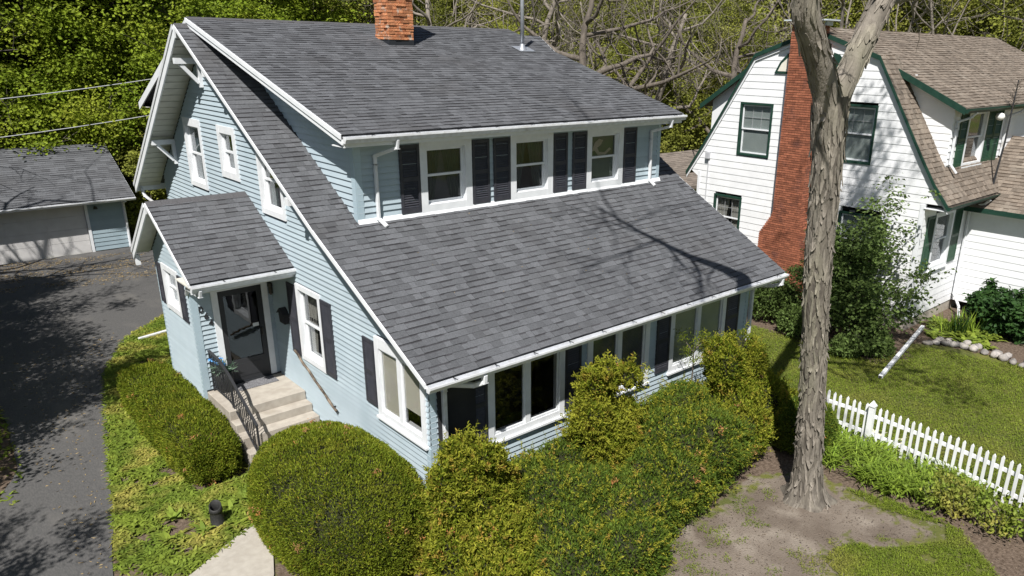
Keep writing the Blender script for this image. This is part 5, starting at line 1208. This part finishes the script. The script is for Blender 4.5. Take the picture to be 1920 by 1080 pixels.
def leafy_proto(seed, h, r, m, nleaf, leafsize, crown, levels=3, clump=16, **kw):
    tb, tips_ = branch_tree(seed, h, r, levels, .62, **kw); tm = tubes_mesh(tb, 'trunk', M['barkd'])
    T = np.array([tuple(t) for t in tips_]); cl = T[rng.integers(0, len(T), nleaf//clump)]; cl = cl+rng.normal(size=cl.shape)*crown*.45
    P = np.repeat(cl, clump, 0)+rng.normal(size=(len(cl)*clump, 3))*[crown*.46, crown*.46, crown*.24]
    D = rng.normal(size=P.shape)*[1, 1, .35]+[0, 0, -.12]; V, F_ = leaf_arrays(P, D, rng.uniform(.7, 1.3, len(P))*leafsize, rng.uniform(.6, .9, len(P))*leafsize, .2, face=rng.normal(size=P.shape)*.55+[0, 0, .55]+unit(P*[1, 1, .4]-[0, 0, h*.2])*.9)
    return tm, arr_mesh('crown', V, F_, m)

def place(name, label, cat, meshes, x, y, sc, rz, group, z=None, tilt=0):
    t = bpy.data.objects.new(name, None); COL.objects.link(t); t.location = (x, y, float(hill(x, y)) if z is None else z); t.scale = (sc, sc, sc); t.rotation_euler = (tilt, 0, rz)
    tag(t, label, cat, group)
    for nm, me in meshes:
        o = bpy.data.objects.new(nm, me); COL.objects.link(o); o.parent = t
    return t
mapA = leafy_proto(101, 11, .28, M['leaf'], 56000, .18, .8, clump=46, nlimb=13, start=.06, twist=.25)
mapB = leafy_proto(102, 12, .30, M['leaf'], 56000, .18, .85, clump=46, nlimb=13, start=.07, twist=.25)
olv = leafy_proto(103, 12, .25, M['leafo'], 34000, .20, .9, nlimb=10, start=.15)
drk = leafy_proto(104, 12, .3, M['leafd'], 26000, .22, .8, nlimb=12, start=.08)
bsh = leafy_proto(105, 3.2, .06, M['leafo'], 7000, .15, .5, levels=2, nlimb=9, start=.05)
bareA = tubes_mesh(branch_tree(201, 11, .36, 4, .72, nlimb=9, start=.3, twist=.5, kids=(5, 5, 4), lenf=(.7, .55, .5))[0], 'trunk', M['barkd'])
bareB = tubes_mesh(branch_tree(207, 11, .32, 4, .75, nlimb=9, start=.25, twist=.55, lean=(.15, 0), kids=(5, 5, 4), lenf=(.7, .55, .5))[0], 'trunk', M['twig'])
thin = tubes_mesh(branch_tree(211, 11, .13, 3, .5, nlimb=9, start=.3, twist=.2, kids=(4, 3))[0], 'trunk', M['twig'])
P2 = lambda a: [('trunk', a[0]), ('crown', a[1])]
def bearing(q): return math.atan2(q[0]-CAM.x, q[1]-CAM.y)
def ordinal(lst):
    srt = sorted(range(len(lst)), key=lambda i: bearing(lst[i])); return [ORD[srt.index(i)] for i in range(len(lst))]
GL = 'bright green maples behind the garage'
LST = [(-3.2, 35, 1.05, mapA), (1.2, 33.5, 1.0, mapB), (5.2, 35.5, 1.05, mapA), (8.4, 32, .95, mapB), (-.8, 40, 1.25, mapB), (4.2, 42, 1.25, mapA), (10.5, 38, 1.15, mapA), (-7, 38, 1.1, mapB), (3.4, 31.8, .8, mapA), (6.9, 30.4, .8, mapB), (-1.4, 33.2, .85, mapA), (-3.0, 33.6, .9, mapB), (-5.6, 34, .9, mapA), (.6, 35.5, 1.05, mapA)]; OD = ordinal(LST)
for i, (x, y, s_, m_) in enumerate(LST):
    place('maple_tree', OD[i]+' bright green leafy maple from the left behind the garage', 'tree', P2(m_), x, y, s_, i*1.9, GL)
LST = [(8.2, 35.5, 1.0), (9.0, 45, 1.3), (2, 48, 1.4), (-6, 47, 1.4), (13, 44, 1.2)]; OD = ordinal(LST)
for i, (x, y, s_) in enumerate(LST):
    place('dark_tree', OD[i]+' dark-leaved tree from the left behind the bright maples', 'tree', P2(drk), x, y, s_, i*2.3, 'dark trees behind the maples')
LST = [(17, 33, .75), (25, 31, .7), (31, 27, .7), (36, 19, .65), (22, 23.5, .5), (27.5, 22, .52), (32.5, 17.5, .5), (18, 27.5, .58), (13.5, 31, .7), (15, 41, 1.0), (19, 46, 1.1), (24, 43, 1.0), (30, 48, 1.2), (37, 45, 1.15), (43, 41, 1.15), (33, 37, .85), (49, 36, 1.2), (44, 27, 1.0), (54, 25, 1.2), (48, 17, 1.05), (57, 12, 1.2), (50, 5, 1.1), (40, 33, .8), (60, 36, 1.4), (52, 47, 1.4), (40, 56, 1.5), (26, 58, 1.5), (64, 22, 1.4), (66, 6, 1.4), (12, 58, 1.5)]; OD = ordinal(LST)
for i, (x, y, s_) in enumerate(LST):
    place('woodland_tree', OD[i]+' olive spring-leafed woodland tree from the left behind the houses', 'tree', P2(olv), x, y, s_, i*1.3, 'spring-leafed woodland trees')
LST = [(20.3, 17.3, 1.0, bareA), (25.5, 19.5, .95, bareB), (15.5, 24, 1.0, bareB), (29.2, 15.2, .9, bareA), (23, 27, 1.1, bareB), (41, 20, 1.1, bareB)]; OD = ordinal(LST)
for i, (x, y, s_, m_) in enumerate(LST):
    place('bare_oak', OD[i]+' gnarled bare grey oak from the left behind the roofs', 'tree', [('trunk', m_)], x, y, s_, i*2.1+.6, 'bare oaks behind the roofs')
g = random.Random(5)
for i in range(40):
    a = g.uniform(.42, 1.32); d = g.uniform(42, 78); x, y = -6+d*math.sin(a), -10+d*math.cos(a)
    place('thin_tree', 'slender leafless young tree in the woods', 'tree', [('trunk', thin)], x, y, g.uniform(.8, 1.3), g.uniform(0, 6), 'slender bare woodland trees')
for i in range(70):
    a = g.uniform(.18, 1.3); d = g.uniform(40, 72); x, y = -6+d*math.sin(a), -10+d*math.cos(a)
    if x < 9 and y < 33: continue
    place('woodland_bush', 'loose olive green bush in the undergrowth', 'bush', P2(bsh), x, y, g.uniform(.8, 1.7), g.uniform(0, 6), 'undergrowth bushes')
LST = [(2.2, 28.8, .9), (3.4, 30.0, 1.1), (4.6, 27.6, 1.0), (5.6, 25.2, 1.0), (3.1, 27.0, .75)]; OD = ordinal(LST)
for i, (x, y, s_) in enumerate(LST):
    place('woodland_bush', OD[i]+' leafy bush from the left between the garage and the house', 'bush', [('trunk', bsh[0]), ('crown', bpy.data.meshes[mapA[1].name] if False else bsh[1])], x, y, s_, g.uniform(0, 6), 'bushes beside the garage')
# far brush filling the wood
n = 90000; a = rng.uniform(.0, 1.45, n); d = rng.uniform(62, 135, n); X = -6+d*np.sin(a); Y = -10+d*np.cos(a); hh = rng.random(n)**1.3*(5+6*(np.sin(a*37)+np.sin(a*61+2)+2)/4)
P = np.stack([X, Y, hill(X, Y)+hh], 1); V, F_ = leaf_arrays(P, rng.normal(size=P.shape), rng.uniform(.35, .8, n), rng.uniform(.25, .5, n)); tag(arr_obj('far_woods', V, F_, M['brush']), 'hazy mass of spring woodland on the rising ground', kind='stuff')

fsh = leafy_proto(301, 2.7, .05, M['shrubleaf'], 11000, .105, .30, levels=3, nlimb=13, start=.04, twist=.3)
place('flowering_shrub', 'large loose leafy shrub right of the tree trunk beside the white house', 'bush', P2(fsh), 15.0, -.4, 1.05, .3, None)
place('flowering_shrub', 'smaller loose shrub between the tree trunk and the brick chimney', 'bush', P2(fsh), 14.5, 1.0, .8, 2.1, None)
pny = leafy_proto(302, 1.0, .03, M['darkplant'], 4200, .17, .20, levels=2, nlimb=12, start=.04, twist=.3)
for i, (x, y, s_, lab) in enumerate([(18.4, -3.2, .95, 'dark glossy leafy plant just behind the stone border'), (19.5, -3.4, 1.1, 'dark glossy leafy plant at the right end of the flower bed'), (19.0, -2.3, .9, 'dark glossy leafy plant close to the white wing wall')]): place('peony', lab, 'plant', P2(pny), x, y, s_, i*2., 'dark leafy plants in the neighbour bed')
# trees standing outside the picture that shade the drive and the garage
for i, (x, y, s_, m_) in enumerate([(-9.5, 8.8, .55, mapB), (-9.2, 12.2, .62, mapA), (-9.4, 16.5, .68, mapB), (-13.6, 14, .8, mapA), (-11.6, .6, .5, mapA)]):
    place('maple_tree', 'leafy maple on the left of the driveway shading it', 'tree', P2(m_), x, y, s_, i*1.7, 'maples along the left of the drive')
for i, (x, y, s_) in enumerate([(-8.5, 20.5, .95), (-11, 25, 1.0)]):
    place('bare_oak', 'bare oak left of the garage casting branch shadows', 'tree', [('trunk', bareA)], x, y, s_, i*1.4+.4, 'bare oaks left of the garage')

# ---- the big shagbark tree in front
hk = thing('shagbark_tree', 'big forked shaggy-barked tree trunk standing in the bare front soil', 'tree', (5.85, -3.8, 0))
axis = [(5.86, -3.78, -.1, .56), (5.84, -3.78, .10, .38), (5.80, -3.79, .35, .285), (5.74, -3.8, .8, .235), (5.60, -3.8, 1.8, .212), (5.44, -3.8, 2.9, .20), (5.26, -3.8, 3.9, .197), (5.12, -3.8, 4.9, .20), (5.06, -3.8, 5.8, .21), (4.98, -3.8, 6.5, .225), (4.90, -3.8, 7.05, .25), (4.86, -3.8, 7.4, .26)]
left = [(4.90, -3.8, 6.95, .21), (4.70, -3.8, 7.45, .195), (4.35, -3.8, 7.95, .185), (3.9, -3.8, 8.5, .18), (3.72, -3.8, 9.4, .19), (3.7, -3.8, 10.4, .18), (2.8, -3.8, 11.5, .14), (1.6, -3.8, 12.8, .10), (-.2, -3.8, 15.2, .06), (-1.6, -3.6, 17.2, .03)]
right = [(4.92, -3.8, 6.95, .20), (5.10, -3.8, 7.4, .185), (5.45, -3.8, 7.95, .175), (6.0, -3.8, 8.7, .165), (6.9, -3.75, 9.9, .16), (7.6, -3.7, 11.2, .13), (8.3, -3.5, 13.2, .08), (8.7, -3.3, 15.5, .03)]
def resample(ax, n):
    A = np.array(ax); s_ = np.concatenate([[0], np.cumsum(np.linalg.norm(np.diff(A[:, :3], axis=0), axis=1))]); t = np.linspace(0, s_[-1], n)
    return np.stack([np.interp(t, s_, A[:, k]) for k in range(4)], 1), s_[-1]
def trunk_mesh(ax, n, m, seed, amp=.06):
    A, tot = resample(ax, n); V = []; g = np.random.default_rng(seed)
    for _ in range(2): A[1:-1, :3] = (A[:-2, :3]+A[2:, :3]+2*A[1:-1, :3])/4
    f_ = np.linspace(0, 2*np.pi, m, endpoint=False)
    waves = [(g.integers(2, 16), g.uniform(.5, 5), g.uniform(0, 6.28)) for _ in range(16)]
    for i, (x, y, z, r_) in enumerate(A):
        d = A[min(i+1, n-1), :3]-A[max(i-1, 0), :3]; d /= np.linalg.norm(d); e1 = np.cross(d, [.1, 1, .05]); e1 /= np.linalg.norm(e1); e2 = np.cross(d, e1)
        s_ = tot*i/n; w_ = sum(np.sin(k*f_+q*s_+p)/(k**.5) for k, q, p in waves)/5; fl = 1+max(0, .5-s_)*.35*np.cos(5*f_+1)
        rr_ = r_*(1+amp*w_)*fl; V.append(A[i, :3]+np.outer(np.cos(f_)*rr_, e1)+np.outer(np.sin(f_)*rr_, e2))
    V = np.concatenate(V); I = np.arange(n*m).reshape(n, m); J = np.roll(I, -1, 1)
    return V, np.stack([I[:-1], J[:-1], J[1:], I[1:]], -1).reshape(-1, 4), A, tot
def bark_plates(ax, n, seed, lmin=.10, lmax=.48, ztop=99):
    A, tot = resample(ax, 200); g = np.random.default_rng(seed); Vs, Fs = [], []; b = 0
    for _ in range(n):
        L = g.uniform(lmin, lmax); s0 = g.uniform(.05, tot-L); f_ = g.uniform(0, 2*np.pi); wd = g.uniform(.022, .065); seg = 5; flare0, flare1 = g.uniform(0, .02)*(g.random() < .4), g.uniform(.0, .055)*(g.random() < .35); sk_ = g.normal()*.15; lf = g.uniform(0, .022)
        row = []
        for k in range(seg+1):
            t = k/seg; i = min(199, int((s0+L*t)/tot*199)); c = A[i, :3]; r_ = A[i, 3]; d = A[min(i+1, 199), :3]-A[max(i-1, 0), :3]; d /= np.linalg.norm(d); e1 = np.cross(d, [.1, 1, .05]); e1 /= np.linalg.norm(e1); e2 = np.cross(d, e1)
            ww = wd*(1-.75*abs(2*t-1)**2.5); lift = -.004+lf+flare1*max(0, .45-t)**1.5*3+flare0*max(0, t-.6)**1.5*4; ff = f_+sk_*(t-.5)
            for q, rad in ((-1, 0), (1, 0), (1, 1), (-1, 1)):
                an = ff+q*ww/2/r_; R_ = r_*1.0+lift+rad*.011; row.append(c+e1*np.cos(an)*R_+e2*np.sin(an)*R_)
        Vs.append(np.array(row))
        for k in range(seg):
            o = b+k*4; Fs += [(o+3, o+2, o+6, o+7), (o+1, o, o+4, o+5), (o+2, o+1, o+5, o+6), (o, o+3, o+7, o+4)]
        Fs += [(b, b+1, b+2, b+3), (b+seg*4+3, b+seg*4+2, b+seg*4+1, b+seg*4)]; b += (seg+1)*4
    return np.concatenate(Vs), np.array(Fs)
V, F_, _, _ = trunk_mesh(axis, 150, 56, 1, .07); arr_obj('trunk', V, F_, M['bark_in'], hk, True)
for ax, sd_, nm in ((left, 2, 'limb'), (right, 3, 'limb')):
    V, F_, _, _ = trunk_mesh(ax, 110, 28, sd_, .07); arr_obj(nm, V, F_, M['bark'], hk, True)
for ax, n, sd_ in ((axis, 950, 4), (left[:5], 150, 5), (right[:5], 150, 6)):
    V, F_ = bark_plates(ax, n, sd_); o = arr_obj('bark_plates', V, F_, M['bark'], hk); o['kind'] = 'stuff'
# boughs above the picture: they throw the branch shadows on the roofs and lawn
def boughs(ax, t0, n, seed, L0):
    A, tot = resample(ax, 120); g = random.Random(seed); lst = []
    for i in range(n):
        k = int((t0+(1-t0)*(i+g.random())/n)*118); p = Vector(A[k, :3]); d = Vector(A[k+1, :3]-A[k, :3]).normalized(); sd_ = d.cross(Vector((g.gauss(0, 1), g.gauss(0, 1), g.gauss(0, .6)))).normalized()
        tb, _ = branch_tree(seed*31+i, L0*g.uniform(.6, 1.15), max(.03, A[k, 3]*.55), 3, .6, nlimb=5, start=.25, twist=.3, kids=(4, 3), lenf=(.6, .5))
        q = (d*.45+sd_).normalized().to_track_quat('Z', 'Y').to_matrix()
        for pts, rs, lev in tb: lst.append(([p+q@v for v in pts], rs, lev+1))
    return lst
hk_b = boughs(left, .5, 8, 3, 3.2)+boughs(right, .55, 6, 9, 3.0)
g = random.Random(77)
for (p, d, L_, r_) in (((6.3, -3.8, 9.15), (.25, -1, .28), 4.6, .10), ((6.8, -3.76, 9.8), (.9, -.7, .25), 4.4, .09), ((7.2, -3.72, 10.5), (.5, -1, .3), 4.0, .08), ((6.0, -3.8, 8.75), (1, .1, .22), 3.6, .06), ((3.72, -3.8, 9.4), (-.3, -1, .35), 3.6, .09)):
    q = Vector(d).normalized().to_track_quat('Z', 'Y').to_matrix(); tb, _ = branch_tree(g.randrange(999), L_, r_, 3, .55, nlimb=7, start=.2, twist=.25, kids=(4, 4), lenf=(.5, .5))
    hk_b += [([Vector(p)+q@v for v in pts], rs, lev+1) for pts, rs, lev in tb]
hk_b = [t for t in hk_b if min(v.z for v in t[0]) > 8.2 or True]
o = bpy.data.objects.new('boughs', tubes_mesh(hk_b, 'boughs', M['twig'])); link(o, hk)

T = np.array([tuple(t[0][-1]) for t in hk_b if t[2] >= 3]); T = T[(T[:, 2] > 9.6) & (T[:, 0] > 5.6)]; cl = T[rng.integers(0, len(T), 420)]  # unseen leaf clusters added on the right boughs to dapple the lawn with shade
Pb = np.repeat(cl, 12, 0)+rng.normal(size=(len(cl)*12, 3))*.22; V, F_ = leaf_arrays(Pb, rng.normal(size=Pb.shape), .15, .09); arr_obj('crown', V, F_, M['leafo'], hk)
# ---- overhead cables behind the house
for (a, b, lab) in (((-14, 27, 5.2), (5, 27, 6.72), 'upper grey overhead cable crossing in front of the maples'), ((-13, 27, 4.0), (5, 27, 5.28), 'lower grey overhead cable crossing in front of the maples')):
    A, B = Vector(a), Vector(b); pts = [A.lerp(B, i/16)+Vector((0, 0, -.35*4*(i/16)*(1-i/16))) for i in range(17)]
    tag(MB().tube(pts, .018, 6).build('overhead_cable', M['wire'], None, True), lab, 'cable')

for o in bpy.data.objects:
    if '_root' in o: del o['_root']
